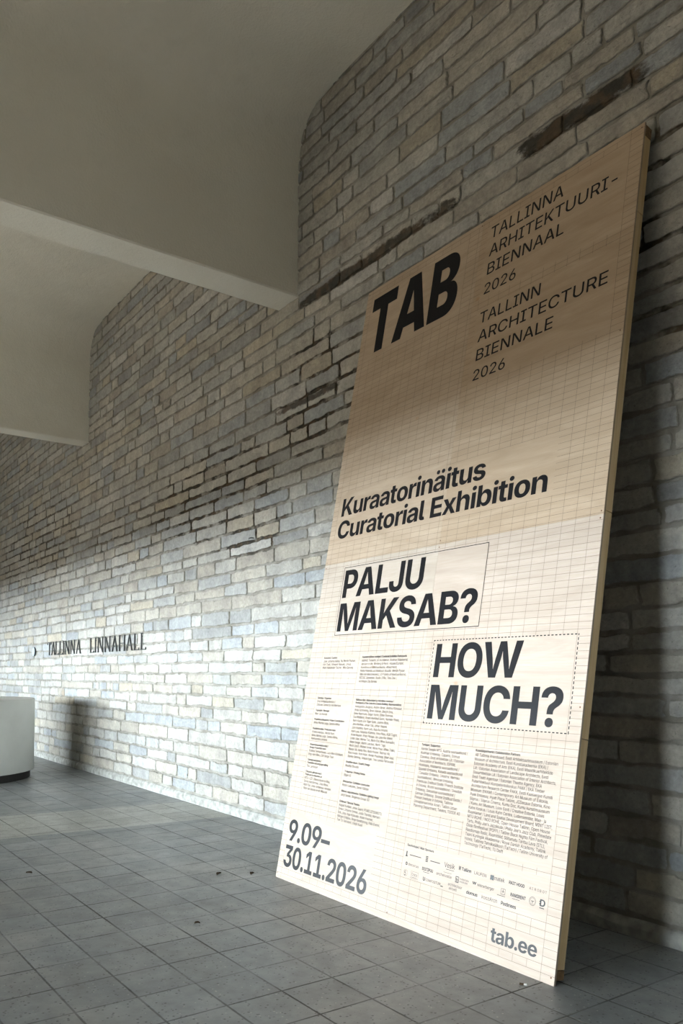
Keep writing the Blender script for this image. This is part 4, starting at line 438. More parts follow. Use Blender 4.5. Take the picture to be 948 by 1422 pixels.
228: (584, [[212,-10,1,160,-10,0,78,26,0,31,98,0,31,152,1,31,198,0,64,259,0,121,298,0,195,318,0,236,321,1,283,326,0,340,334,0,367,353,0,367,370,1,367,372,1,367,393,0,348,423,0,312,438,0,287,438,1,261,438,0,222,423,0,197,396,0,191,378,1,47,400,1,59,447,0,124,515,0,223,553,0,288,553,1,335,553,0,421,530,0,487,485,0,525,416,0,525,369,1,525,0,1,375,0,1,375,76,1,371,76,1,357,49,0,312,11,0,251,-10,0],[258,98,1,290,98,0,339,123,0,368,167,0,368,195,1,368,250,1,361,246,0,337,239,0,308,233,0,279,229,0,267,227,1,241,223,0,203,206,0,182,178,0,182,158,1,182,138,0,202,111,0,236,98,0],[400,618,1,369,618,0,324,662,0,324,692,1,324,723,0,369,766,0,400,766,1,432,766,0,476,723,0,476,692,1,476,661,0,432,618,0],[182,618,1,150,618,0,105,662,0,105,692,1,105,723,0,150,766,0,182,766,1,213,766,0,258,723,0,258,692,1,258,661,0,213,618,0]]),
246: (616, [[308,-10,1,224,-10,0,103,60,0,37,187,0,37,271,1,37,355,0,103,482,0,224,553,0,308,553,1,392,553,0,513,482,0,579,355,0,579,271,1,579,187,0,513,60,0,392,-10,0],[308,112,1,344,112,0,393,153,0,417,225,0,417,271,1,417,318,0,393,390,0,344,430,0,308,430,1,272,430,0,224,390,0,199,319,0,199,271,1,199,225,0,224,153,0,272,112,0],[417,618,1,386,618,0,341,662,0,341,692,1,341,723,0,386,766,0,417,766,1,449,766,0,493,723,0,493,692,1,493,661,0,449,618,0],[199,618,1,167,618,0,122,662,0,122,692,1,122,723,0,167,766,0,199,766,1,230,766,0,275,723,0,275,692,1,275,661,0,230,618,0]]),
245: (616, [[308,-10,1,224,-10,0,103,60,0,37,187,0,37,271,1,37,355,0,103,482,0,224,553,0,308,553,1,392,553,0,513,482,0,579,355,0,579,271,1,579,187,0,513,60,0,392,-10,0],[308,112,1,344,112,0,393,153,0,417,225,0,417,271,1,417,318,0,393,390,0,344,430,0,308,430,1,272,430,0,224,390,0,199,319,0,199,271,1,199,225,0,224,153,0,272,112,0],[377,623,1,353,623,0,316,639,0,287,660,0,262,675,0,250,675,1,234,675,0,218,649,0,217,626,1,132,626,1,134,692,0,193,761,0,239,761,1,263,761,0,300,745,0,329,725,0,353,709,0,366,709,1,383,709,0,399,734,0,400,758,1,483,758,1,482,693,0,422,623,0]]),
32: (269, []),
}
GLYPHS_K = {
84: (654, [[20,560,1,20,728,1,634,728,1,634,560,1,426,560,1,426,0,1,228,0,1,228,560,1]]),
65: (759, [[0,0,1,246,728,1,511,728,1,758,0,1,536,0,1,451,290,1,426,379,0,376,555,0,353,652,1,406,652,1,381,555,0,331,379,0,304,290,1,216,0,1],[181,124,1,181,276,1,579,276,1,579,124,1]]),
66: (649, [[41,0,1,41,728,1,354,728,1,436,728,0,549,681,0,607,599,0,607,545,1,607,503,0,572,436,0,509,392,0,467,383,1,467,382,1,514,380,0,588,335,0,631,257,0,631,206,1,631,146,0,572,53,0,459,0,0,380,0,1],[233,149,1,344,149,1,383,149,0,429,189,0,429,223,1,429,246,0,408,279,0,370,298,0,344,298,1,233,298,1],[233,438,1,332,438,1,355,438,0,390,455,0,409,487,0,409,508,1,409,540,0,367,579,0,332,579,1,233,579,1]]),
}

# ================================================================== the setting
D = 3.6616                                   # brick wall plane
XF, XN = -26.0, 6.0                          # far and near ends of the hall
BEAM_Z, CEIL_Z = 4.553, 6.125

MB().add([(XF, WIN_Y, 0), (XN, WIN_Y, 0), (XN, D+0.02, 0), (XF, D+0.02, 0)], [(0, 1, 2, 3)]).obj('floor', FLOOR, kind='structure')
MB().add([(-90, -120, -0.06), (70, -120, -0.06), (70, WIN_Y, -0.06), (-90, WIN_Y, -0.06)], [(0, 1, 2, 3)]).obj('ground', PAVING, kind='structure')

def build_brick_wall():
    rng = np.random.default_rng(7)
    zs = [0.10, .228, .358, .477, .605, .748, .87, .989, 1.108, 1.214, 1.327, 1.437, 1.553, 1.667]
    while zs[-1] < 6.3: zs.append(zs[-1] + rng.uniform(0.108, 0.140))
    ph = rng.uniform(0, 6.28, (len(zs), 4)); am = rng.uniform(0.0008, 0.0042, (len(zs), 4))
    fr = np.array([0.7, 1.7, 3.9, 8.3])
    def zc(k, x): return zs[k] + (am[k][None, :]*np.sin(np.asarray(x)[:, None]*fr[None, :]+ph[k][None, :])).sum(1)*(0.3 if k == 0 else 1)
    V = []; F = []; T = []; J = []; n0 = 0
    pal = [((.62, .605, .56), 6), ((.63, .595, .525), 4), ((.555, .56, .545), 4), ((.50, .525, .54), 2.6), ((.46, .465, .455), 2),
           ((.61, .555, .455), 1.3), ((.56, .52, .455), 2.4), ((.66, .65, .62), 3)]
    cols = np.array([p[0] for p in pal]); wts = np.array([p[1] for p in pal], float); wts /= wts.sum()
    for k in range(len(zs)-1):
        x = XF + rng.uniform(-0.4, 0)
        while x < XN:
            u = rng.random()
            L = rng.uniform(.20, .30) if u < .22 else (rng.uniform(.36, .62) if u < .84 else rng.uniform(.64, .92))
            far = x < -17.5 or x > 1.0
            nl, ns = (8, 3) if far else (max(8, int(L/0.026)), 6)
            g = rng.uniform(0.0035, 0.0095)
            x0, x1 = x+g, x+L-g
            xb = np.linspace(x0, x1, nl, endpoint=False); xr = np.full(ns, x1); xt = np.linspace(x1, x0, nl, endpoint=False); xl = np.full(ns, x0)
            zlo = lambda q: zc(k, q)+g+0.002
            zhi = lambda q: zc(k+1, q)-g-0.002
            fb = np.linspace(0, 1, ns, endpoint=False)
            b = np.stack([xb, zlo(xb)], 1); r = np.stack([xr, zlo(xr)+(zhi(xr)-zlo(xr))*fb], 1)
            tt = np.stack([xt, zhi(xt)], 1); l = np.stack([xl, zhi(xl)+(zlo(xl)-zhi(xl))*fb], 1)
            rim = np.concatenate([b, r, tt, l]); n = len(rim)
            c = np.array([(x0+x1)/2, (zlo(np.array([x]))[0]+zhi(np.array([x]))[0])/2])
            hz = (zhi(np.array([c[0]]))-zlo(np.array([c[0]])))[0]/2; hx = (x1-x0)/2
            j = rng.normal(0, 0.0034, (n, 2)); j = (j+np.roll(j, 1, 0)+np.roll(j, -1, 0))/1.8
            for _ in range(rng.integers(0, 3)):                     # chipped arrises
                q = rng.integers(0, n); dirv = c-rim[q]; dirv /= np.hypot(*dirv)+1e-9
                for s_ in (-1, 0, 1): j[(q+s_) % n] += dirv*rng.uniform(.003, .012)
            for q in (0, nl, nl+ns, 2*nl+ns):                       # rounded corners
                j[q] += np.sign(c-rim[q])*rng.uniform(.001, .005)
            rim = rim+j
            rel = rng.uniform(0.008, 0.015)
            def ring(sh, y):
                d = rim-c; q = np.abs(d)/np.array([hx, hz]); m = np.maximum(q[:, :1], q[:, 1:])
                k_ = np.stack([(hx-sh)/hx*np.ones(n), (hz-sh)/hz*np.ones(n)], 1)
                p = c+d*k_; return np.stack([p[:, 0], np.full(n, y)+rng.normal(0, .0008, n), p[:, 1]], 1)
            R = [ring(-0.001, D+0.004), ring(0.001, D-rel*0.62), ring(0.008, D-rel), ring(0.030, D-rel-0.0012)]
            V.append(np.concatenate(R))
            base = 0.685*cols[rng.choice(len(pal), p=wts)]*rng.uniform(0.92, 1.08)
            zmid = zs[k]
            T.append(np.tile(np.append(base, 1.0), (4*n, 1)))
            J.append(np.concatenate([np.full(n, 1.0), np.full(n, .8), np.full(n, .22), np.zeros(n)]))
            for i in range(n):
                i2 = (i+1) % n
                for a in range(3): F.append((n0+a*n+i, n0+a*n+i2, n0+(a+1)*n+i2, n0+(a+1)*n+i))
            F.append(tuple(n0+3*n+i for i in range(n)))
            n0 += 4*n; x += L
    ym = D
    V.append(np.array([(XF, ym, 0), (XN, ym, 0), (XN, ym, 6.6), (XF, ym, 6.6)])); T.append(np.tile((.25, .236, .20, 1), (4, 1))); J.append(np.ones(4))
    F.append((n0, n0+1, n0+2, n0+3))
    V = np.concatenate(V); T = np.concatenate(T); J = np.concatenate(J)
    me = bpy.data.meshes.new('wall_right'); me.from_pydata(V.tolist(), [], F); me.update()
    a = me.attributes.new('tint', 'FLOAT_COLOR', 'POINT'); a.data.foreach_set('color', T.astype(np.float32).ravel())
    a = me.attributes.new('joint', 'FLOAT', 'POINT'); a.data.foreach_set('value', J.astype(np.float32))
    link('wall_right', me, BRICK, kind='structure')
build_brick_wall()

# low whitewashed plinth under the bricks, slightly uneven
def build_plinth():
    rng = random.Random(3); vs = []; fs = []; N = 260
    for i in range(N+1):
        x = XF+(XN-XF)*i/N; j = rng.uniform(-.004, .004)
        prof = [(D+.01, 0), (D-.026+j, 0), (D-.026+j, .050+rng.uniform(-.010, .010)), (D-.014+j, .078+rng.uniform(-.008, .008)), (D+.01, .092)]
        vs += [(x, y, z) for y, z in prof]
    for i in range(N):
        for k in range(4): fs.append((5*i+k, 5*(i+1)+k, 5*(i+1)+k+1, 5*i+k+1))
    me = bpy.data.meshes.new('baseboard_right'); me.from_pydata(vs, [], fs); link('baseboard_right', me, PLINTH, kind='structure')
build_plinth()

# vaulted plaster ceiling: deep cross beams, coved up into flat bays
def build_ceiling():
    pitch, bw = 5.412, 0.330
    right = -5.7081+pitch*2                    # right face of the nearest beam in the list
    prof = []
    faces = []
    xb = -5.7081+2*pitch
    k = 0
    pts = []
    beams = [(-5.7081+pitch*i) for i in range(2, -5, -1)]
    widths = {0: 0.337, -1: 0.275}
    arc = [(0, 5.50), (.006, 5.68), (.020, 5.80), (.055, 5.92), (.115, 6.01), (.20, 6.075), (.31, 6.112), (.48, 6.126), (.75, 6.130)]
    for bi, xr in zip(range(2, -5, -1), beams):
        wd = widths.get(bi, 0.30); xl = xr-wd
        # bay to the right of this beam ends (going left) on the beam's right face
        pts += [(xr+dx, z) for dx, z in reversed(arc)]
        pts += [(xr, 5.0), (xr, BEAM_Z+.012), (xr-.010, BEAM_Z), (xl+.010, BEAM_Z), (xl, BEAM_Z+.012), (xl, 5.0)]
        pts += [(xl-dx, z) for dx, z in arc]
    ys = [WIN_Y]+[WIN_Y+(D+.004-WIN_Y)*i/12 for i in range(1, 13)]
    vs = []; fs = []
    for y in ys: vs += [(x, y, z) for x, z in pts]
    m = len(pts)
    for i in range(len(ys)-1):
        for q in range(m-1): fs.append((i*m+q, i*m+q+1, (i+1)*m+q+1, (i+1)*m+q))
    me = bpy.data.meshes.new('ceiling'); me.from_pydata(vs, [], fs)
    o = link('ceiling', me, PLASTER, kind='structure', smooth=True)
    me.set_sharp_from_angle(angle=math.radians(35))
build_ceiling()

# window wall opposite, with deep openings under a long lintel; end walls
def build_window_wall():
    m = MB(); y0, y1 = WIN_Y-0.35, WIN_Y+0.001
    m.box((XF-.3, y0, LINTEL), (XN+.3, y1, 6.8))
    xs = [XF-.3]+[v for o in OPENINGS for v in o]+[XN+.3]
    for i in range(0, len(xs), 2): m.box((xs[i], y0, -0.06), (xs[i+1], y1, LINTEL))
    m.obj('wall_left', CONCRETE, kind='structure')
    MB().box((XF-.3, WIN_Y, -.06), (XF, D+.3, 6.8)).obj('wall_far', CONCRETE, kind='structure')
    MB().box((XN, WIN_Y, -.06), (XN+.3, D+.3, 6.8)).obj('wall_near', CONCRETE, kind='structure')
build_window_wall()

# ================================================================== lettering
def load(data):
    return {chr(k): (ad, [[(c[i], c[i+1], c[i+2] == 1) for i in range(0, len(c), 3)] for c in cs]) for k, (ad, cs) in data.items()}
FONT = {'R': load(GLYPHS_R), 'B': load(GLYPHS_B), 'K': load(GLYPHS_K)}
_cache = {}
def flat(c, step):
    n = len(c); pts = []
    s = next((i for i in range(n) if c[i][2]), None)
    if s is None: return [(x, y) for x, y, _ in c]
    c = c[s:]+c[:s]+[c[s]]; cur = c[0][:2]; pts.append(cur); i = 1
    while i < len(c):
        x, y, on = c[i]
        if on: pts.append((x, y)); cur = (x, y); i += 1
        else:
            nx, ny, non = c[i+1]
            e = (nx, ny) if non else ((x+nx)/2, (y+ny)/2)
            for q in range(1, step+1):
                t_ = q/step; pts.append(((1-t_)**2*cur[0]+2*t_*(1-t_)*x+t_*t_*e[0], (1-t_)**2*cur[1]+2*t_*(1-t_)*y+t_*t_*e[1]))
            cur = e; i += 2 if non else 1
    return pts[:-1]
def area(p): return sum(p[i-1][0]*p[i][1]-p[i][0]*p[i-1][1] for i in range(len(p)))/2
def winding(pt, p):
    r = 0
    for i in range(len(p)):
        (x0, y0), (x1, y1) = p[i-1], p[i]
        if (y0 > pt[1]) != (y1 > pt[1]) and pt[0] < (x1-x0)*(pt[1]-y0)/(y1-y0)+x0: r += 1 if y1 > y0 else -1
    return r
def tri_glyph(font, ch, step):
    key = (font, ch, step)
    if key in _cache: return _cache[key]
    ad, cs = FONT[font].get(ch, FONT[font][' '] if ' ' in FONT[font] else (280, []))
    ps = [flat(c, step) for c in cs]; vs = []; fs = []
    if ps:
        pts = []; edges = []
        for p in ps:
            n = len(pts); pts += p; edges += [(n+i, n+(i+1) % len(p)) for i in range(len(p))]
        r = delaunay_2d_cdt([Vector(p) for p in pts], edges, [], 0, 1e-4)
        vs = [(v.x, v.y) for v in r[0]]
        for f in r[2]:
            c = (sum(vs[i][0] for i in f)/len(f), sum(vs[i][1] for i in f)/len(f))
            wn = sum(winding(c, p) for p in ps)
            if wn: fs.append(tuple(f))
    _cache[key] = (ad, vs, fs); return _cache[key]
LIFT = 0.0007
TRACK = {'R': -14, 'B': -48, 'K': 0}
def put_text(mb, s, u, v, cap, width=None, font='R', step=4, right=None):
    """one line of lettering on the board: u = left edge, v = baseline, cap = capital height"""
    k = cap/0.7275/1000; x = 0; items = []
    for ch in s:
        ad, vs, fs = tri_glyph(font, ch, step); items.append((x, vs, fs)); x += ad+TRACK[font]
    xs = [px+gx for gx, vs, fs in items for px, _ in vs]
    if not xs: return u
    lo, hi = min(xs), max(xs)
    kx = (width/(hi-lo)) if width else k
    for gx, vs, fs in items: mb.add([(u+(gx+px-lo)*kx, -LIFT, v+py*k) for px, py in vs], fs)
    return u+(hi-lo)*kx
def rect(mb, u0, v0, u1, v1, y=-LIFT): mb.add([(u0, y, v0), (u1, y, v0), (u1, y, v1), (u0, y, v1)], [(0, 1, 2, 3)])
def outline(mb, u0, v0, u1, v1, t=.003):
    rect(mb, u0, v0, u1, v0+t); rect(mb, u0, v1-t, u1, v1); rect(mb, u0, v0+t, u0+t, v1-t); rect(mb, u1-t, v0+t, u1, v1-t)

# ================================================================== the exhibition board leaning on the wall
W_, H_ = 2.2872, 4.1938
LEAN = math.atan2(0.7716, 4.1222)
board = empty('exhibition_board', (-4.6, 2.7902, 0.0), (-LEAN, 0, -0.0022))
tag(board, 'tall plywood exhibition board with black lettering leaning against the brick wall', 'board')
US, VS, TH = 1.163, 2.112, 0.012
sheets = [(0, 0, US-.0006, VS-.0006, (.455, .392, .333), (1.3, 0, 4.2)), (US+.0006, 0, W_, VS-.0006, (.46, .385, .325), (7.1, 3, 1.7)),
          (0, VS+.0006, US-.0006, H_, (.455, .36, .27), (3.9, 5, 9.3)), (US+.0006, VS+.0006, W_, H_, (.435, .335, .24), (11.4, 2, 6.1))]
for u0, v0, u1, v1, tone, sh in sheets:
    MB().box((u0, 0, v0), (u1, TH, v1)).obj('plywood_sheet', mat_ply(tone, sh), board)
# timber frame behind the sheets
FB = 0.065
for v0, v1 in ((.022, .062), (H_-.062, H_-.004)):
    MB().box((.004, TH, v0), (W_-.004, FB, v1)).obj('frame_rail', END_GRAIN, board)
cuts = [.0635, 1.06, 2.135, 3.70, H_-.0635]
for i in range(4):
    for u0, u1 in ((.004, .049), (W_-.049, W_-.004)):
        MB().box((u0, TH, cuts[i]+.0015), (u1, FB, cuts[i+1]-.0015)).obj('frame_stile', PINE, board, bevel=.002)
MB().box((US-.03, TH, .0635), (US+.03, FB, H_-.0635)).obj('frame_stud', PINE, board, bevel=.002)
MB().box((.0505, TH, VS-.03), (US-.0315, FB, VS+.03)).obj('frame_noggin', PINE, board, bevel=.002)
MB().box((US+.0315, TH, VS-.03), (W_-.0505, FB, VS+.03)).obj('frame_noggin', PINE, board, bevel=.002)

# thin printed grid, interrupted wherever text stands
CUTS = [(.058, 3.62, 1.05, 4.13), (1.215, 3.635, 2.211, 4.13), (1.215, 3.075, 2.211, 3.568), (.058, 2.262, 1.135, 2.625), (1.135, 2.262, 1.965, 2.605),
        (.243, 1.606, 1.567, 2.072), (1.232, 1.074, 2.223, 1.543), (.141, 1.365, .555, 1.475), (.555, 1.275, 1.05, 1.475),
        (.141, .905, .555, 1.205), (.141, .575, .555, .90), (.555, .82, 1.05, 1.205), (.555, .435, 1.05, .818), (1.22, .60, 1.635, .972), (1.635, .465, 2.211, .972),
        (1.22, .245, 2.211, .433), (.058, .07, .97, .43), (1.88, .07, 2.211, .175)]
def minus(a, b, lst):
    segs = [(a, b)]
    for c, d in lst:
        segs = [q for s0, s1 in segs for q in ((s0, min(s1, c)), (max(s0, d), s1)) if q[1]-q[0] > 1e-4]
    return segs
def build_grid():
    m = MB(); P, Q, t = .0828, .03472, .0016
    cols_ = [2.211-P*i for i in range(27)]; rows = [.036+Q*i for i in range(120)]
    top = rows[-1]
    eps = 1e-3
    for i, u in enumerate(cols_):
        edge = u > 2.2 or i == 26
        cl = [] if edge else [(v0, v1) for u0, v0, u1, v1 in CUTS if u0+eps < u < u1-eps]
        for a, b in minus(0.036 if not edge else 0.0, top if not edge else H_, cl): rect(m, u-t/2, a, u+t/2, b, -.0004)
    for v in rows:
        cl = [(u0, u1) for u0, v0, u1, v1 in CUTS if v0+eps < v < v1-eps]
        for a, b in minus(0.0, W_, cl): rect(m, a, v-t/2, b, v+t/2, -.00035)
    m.obj('printed_grid', GRID, board)
build_grid()

def lettering(name, lines, font, ink=None, step=6, parent=None):
    m = MB()
    for s, u, v, cap, wd in lines: put_text(m, s, u, v, cap, wd, font, step)
    return m.obj(name, ink or INK, parent or board)

lettering('logo_lettering', [('TAB', .088, 3.658, .446, .915)], 'K', step=8)
for ln in [('TALLINNA', 1.245, 4.035, .080, .550), ('ARHITEKTUURI-', 1.252, 3.914, .077, .902), ('BIENNAAL', 1.256, 3.790, .077, .572), ('2026', 1.252, 3.662, .070, .250),
           ('TALLINN', 1.248, 3.471, .074, .462), ('ARCHITECTURE', 1.254, 3.349, .074, .908), ('BIENNALE', 1.260, 3.227, .073, .570), ('2026', 1.257, 3.101, .068, .252)]:
    lettering('title_line', [ln], 'R')
lettering('subtitle_lettering', [('Kuraatorinäitus', .100, 2.452, .129, 1.368), ('Curatorial Exhibition', .090, 2.290, .127, 1.834)], 'B')
lettering('question_lettering', [('PALJU', .262, 1.860, .190, .802), ('MAKSAB?', .260, 1.632, .190, 1.272)], 'B')
lettering('question_lettering', [('HOW', 1.262, 1.332, .188, .632), ('MUCH?', 1.258, 1.102, .188, .914)], 'B')
lettering('date_lettering', [('9.09–', .070, .249, .135, .470), ('30.11.2026', .062, .084, .136, .883)], 'B')
lettering('web_address_lettering', [('tab.ee', 1.901, .087, .0655, .278)], 'B')
m = MB(); outline(m, .243, 1.606, 1.567, 2.072, .004); m.obj('solid_frame_line', INK, board)
m = MB()
def dashes(m, u0, v0, u1, v1, t=.005, d=.0135, g=.0095):
    n = int((u1-u0)/(d+g))
    for i in range(n+1):
        a = u0+i*(d+g); b = min(a+d, u1)
        rect(m, a, v0, b, v0+t); rect(m, a, v1-t, b, v1)
    n = int((v1-v0)/(d+g))
    for i in range(n+1):
        a = v0+i*(d+g); b = min(a+d, v1)
        rect(m, u0, a, u0+t, b); rect(m, u1-t, a, u1, b)
dashes(m, 1.232, 1.074, 2.223, 1.543); m.obj('dashed_frame_line', INK, board)

CAP = .0152
def credits(blocks):
    for u, v, nh, lines, wds in blocks:
        y = v; m = MB()
        for i, s in enumerate(lines):
            b = i < nh
            put_text(m, s, u, y, CAP*(.86 if b else 1.0), wds.get(i), 'B' if b else 'R', 2)
            y -= (.0185 if i < nh-1 else .0232 if b else .0219)
        m.obj('credit_block', INK_SMALL, board)
credits([
 (.166, 1.450, 1, ['Kuraatorid / Curators', 'Jaak Johanna Mäde, Nu Merlin Puman,', 'Kirt Tedr, Vinsent Aasvik, 1968,', 'Mark Alexander Fischer, Mira Sprung'], {0: .150, 1: .356, 2: .315, 3: .338}),
 (.588, 1.451, 1, ['Kuraatorinäituse osalejad / Curatorial Exhibition Participants', 'asphalt, Todaelm, b3 Architektur, Austroa Adaptaerial,', 'declare or die, Birnberg & Pierin, Housel/Europe!,', 'Kandilova arhitektuuribüroo, Atlas/Herdi,', 'Kerte Peterelis architektuuri stuudio, Merlijn Pysler,', 'Mai von Marcinkowicz, D+P Gallo arhitektuuribüroo,', 'RO3 BC Sõmerlest, Studio 1984, Timo Davi /', 'Architype City Bureau'], {0: .427, 1: .442, 2: .410, 3: .352, 4: .430, 5: .445, 6: .365, 7: .180}),
 (.165, 1.182, 1, ['Esindaja / Organiser', 'Eesti Arhitektuurikeskus /', 'Estonian Centre for Architecture'], {0: .157, 1: .208, 2: .270}),
 (.162, 1.100, 1, ['Tegevjuht / Manager', 'Mae-Liis Kondel'], {0: .158, 1: .140}),
 (.163, 1.041, 1, ['Projektikoordinaatorid / Project Coordinators', 'Mirka Marina Luiga, Sandra Mirka'], {0: .334, 1: .293}),
 (.161, .980, 1, ['Produktsioonitiim / Production team', 'Kristina Maripuu, Merilis Kont,', 'Mirka Marina Luiga, Sandra Mirka,', 'Aleksandra Liimand'], {0: .259, 1: .255, 2: .295, 3: .183}),
 (.588, 1.181, 2, ['Näituse tiim: Rahastajad ja tehniline teostus /', 'Participants of the Collective Events Building, Representatives:', 'Aleksandra Okuljeva, Andrei Abner, Andrus Kõresaar,', 'Andu Schmeling, Birve Väärsin, Brecht Ems,', 'Deke Marcruna, Edgar Karim, Eliise Õunmaa,', 'Eva Wellikind, Greete Averändi Quinn, Hannele Pihelo,', 'Karin Kuura, Ere Tiiger Epler, Joanna Bilda,', 'Jana Berthos, Johan Tali, Johan Seppel,', 'Jürn Kokinns, Karin Luts, Kaja Buchmann,', 'Kairi Lauk, Katariina Klammo, Keiu Pillau, Külli Tugim,', 'Kristel Maasen, Kristo Pitkäaja, Liis-Liina Kiko Weinit,', 'Linda Lillen, Merkel Tuli, Merle Eva, Mina Gunnadim,', 'Marje Danger, Martin Lassdaal, Martin Tago,', 'Merlin Utsch, Mildred Urmet, Minno Pruul, Mihka Triaks,', 'Maarja Uik, Hardo Piiro, Raido Kooper, Rasmus Alk,', 'Risto Avaste, Romi Külan, Roman Pruulsepp, Silver Juus,', 'Stanley Semmig, Virkusa Egel, Triuu Lendla Pärnavalds'], {0: .368, 1: .440, 2: .453, 3: .374, 4: .380, 5: .440, 6: .350, 7: .340, 8: .352, 9: .442, 10: .405, 11: .430, 12: .352, 13: .440, 14: .400, 15: .440, 16: .442}),
 (.160, .875, 2, ['Kujundusassistendid /', 'Design Production team', 'Kristina Teresa Kuusk, Lucy Mari Kõrbkam,', 'Eng-son Maru, Esti Serge Tuul'], {0: .209, 1: .188, 2: .380, 3: .282}),
 (.160, .775, 2, ['Toimetaja keeletoimetus /', 'Translation and language editing', 'Tiiu Lambson'], {0: .160, 1: .236, 2: .128}),
 (.156, .698, 2, ['Täname abivalmeid /', 'Thank you to volunteers at', 'MTÜ – LIIT, Dibena Ayura to Riika,', 'Dorel Hanzlikmaa, Liisa Riiner,', 'Märit Püür, Ustav Arhitektuur nimeteer,', 'Villem de Soovija Arndt Mitjuuski'], {0: .190, 1: .194, 2: .290, 3: .280, 4: .316, 5: .276}),
 (.580, .798, 1, ['Graafiline disain / Graphic Design', 'Routtla Stuudio'], {0: .238, 1: .134}),
 (.580, .740, 1, ['Trükipartner / Printing Partner', 'Ellgari AS'], {0: .208, 1: .072}),
 (.577, .680, 1, ['Ehituspartner / Exhibition construction', 'Riston Lakunes, Danel Käblan'], {0: .268, 1: .263}),
 (.576, .621, 1, ['Näituse valguslahendus / Exhibition Lighting Design', 'Jorgi Sarale, Stogevisa Group OÜ'], {0: .369, 1: .283}),
 (.575, .559, 1, ['Eritänud / Special Thanks', 'August Kuntjalo, Johan Saarm, PTARI UITOUMOTU,', 'Inreko Lintsamo Ormine, Juulia Thorelda, Martsem', 'Erik, Liina, Kaja Külauder, Kizon Fourner,', 'Märgen Erstplus, Ringe Kanditstrong, Pallo Evenni,', 'Toe To Veristant, Uskjk Kuuli'], {0: .201, 1: .418, 2: .405, 3: .345, 4: .412, 5: .254}),
 (1.247, .952, 1, ['Toetajad / Supporters', 'Aarete Seegiis MTÜ, Austria suursaatkond /', 'Austrian Embassy, Caparol, Domus', 'Clavelus, Eesti Arhitektide Liit / Estonian', 'Association of Architects, ESPRM,', 'Hostiopis, Hispaania suursaatkond /', 'Spanish Embassy, Kanada suursaatkond', '/ Canadian Embassy, Linostroi, Mehhiko', 'suursaatkond / Mexican Embassy,', 'Prantsuse Instituut Eestis / French Institute', 'in Estonia, Rootsi suursaatkond / Swedish', 'Embassy, Saksamaa suursaatkond /', 'German Embassy, Soome Instituut Eestis /', 'Finnish Institute in Estonia, Tallinna', 'Linnaplaneerimise Amet / Tallinn Urban', 'Planning Department, Telekrs, TOODE AS'], {0: .150, 1: .358, 2: .305, 3: .340, 4: .280, 5: .312, 6: .338, 7: .325, 8: .282, 9: .357, 10: .350, 11: .305, 12: .358, 13: .297, 14: .332, 15: .357}),
 (1.659, .952, 1, ['Koostööpartnerid / Collaboration Partners', 'AB Tallinna Arendused, Eesti Arhitektuurimuuseum / Estonian', 'Museum of Architecture, Eesti Kunstiakadeemia (EKA) /', 'Estonian Academy of Arts (EKA), Eesti Maastikuarhitektide', 'Liit / Estonian Association of Landscape Architects, Eesti', 'Sisearhitektide Liit / Estonian Association of Interior Architects,', 'Eesti Teatri Agentuur / Estonian Theatre Agency, EKA', 'Puitarhitektuuri Kompetentsikeskus PAKK / EKA Timber', 'Architecture Research Center PAKK, Eesti Kaasaegse Kunsti', 'Museum (EKKM) / Contemporary Art Museum of Estonia,', 'Punk Embassy, Hyatt Place Tallinn, JCDecaux Estonia, Kino', 'Sõprus / Sõprus Cinema, Kumu Doc, Kumu kunstimuuseum', '/ Kumu Art Museum, Loov Eesti / Creative Estonia, Louis', 'Kahni Keskus / Louis Kahn Centre, Ludensemble, Maa- ja', 'Ruumiamet / Land and Spatial Development Board, MINT LIST,', 'MTÜ ROHE / NGO ROHE, Open House Tallinn, Open House', "Tartu, Philly Joe's Jazziklubi / Philly Joe's Jazz Club, Pimedate", 'Ööde filmifestival (PÖFF) / Tallinn Black Nights Film Festival,', 'Raadiomaja Radio, Ruumitööd, Sõltumatu Tantsu Lava (STL),', 'Taani Kuninglik Akadeemia / Royal Danish Academy, Tallink', 'Hotels, Tallinna Tehnikaülikool (TalTech) / Tallinn University of', 'Technology (TalTech), TU Delft'],
  {0: .296, 1: .524, 2: .470, 3: .500, 4: .478, 5: .524, 6: .445, 7: .465, 8: .513, 9: .492, 10: .505, 11: .505, 12: .478, 13: .492, 14: .530, 15: .520, 16: .530, 17: .513, 18: .500, 19: .508, 20: .522, 21: .258}),
])

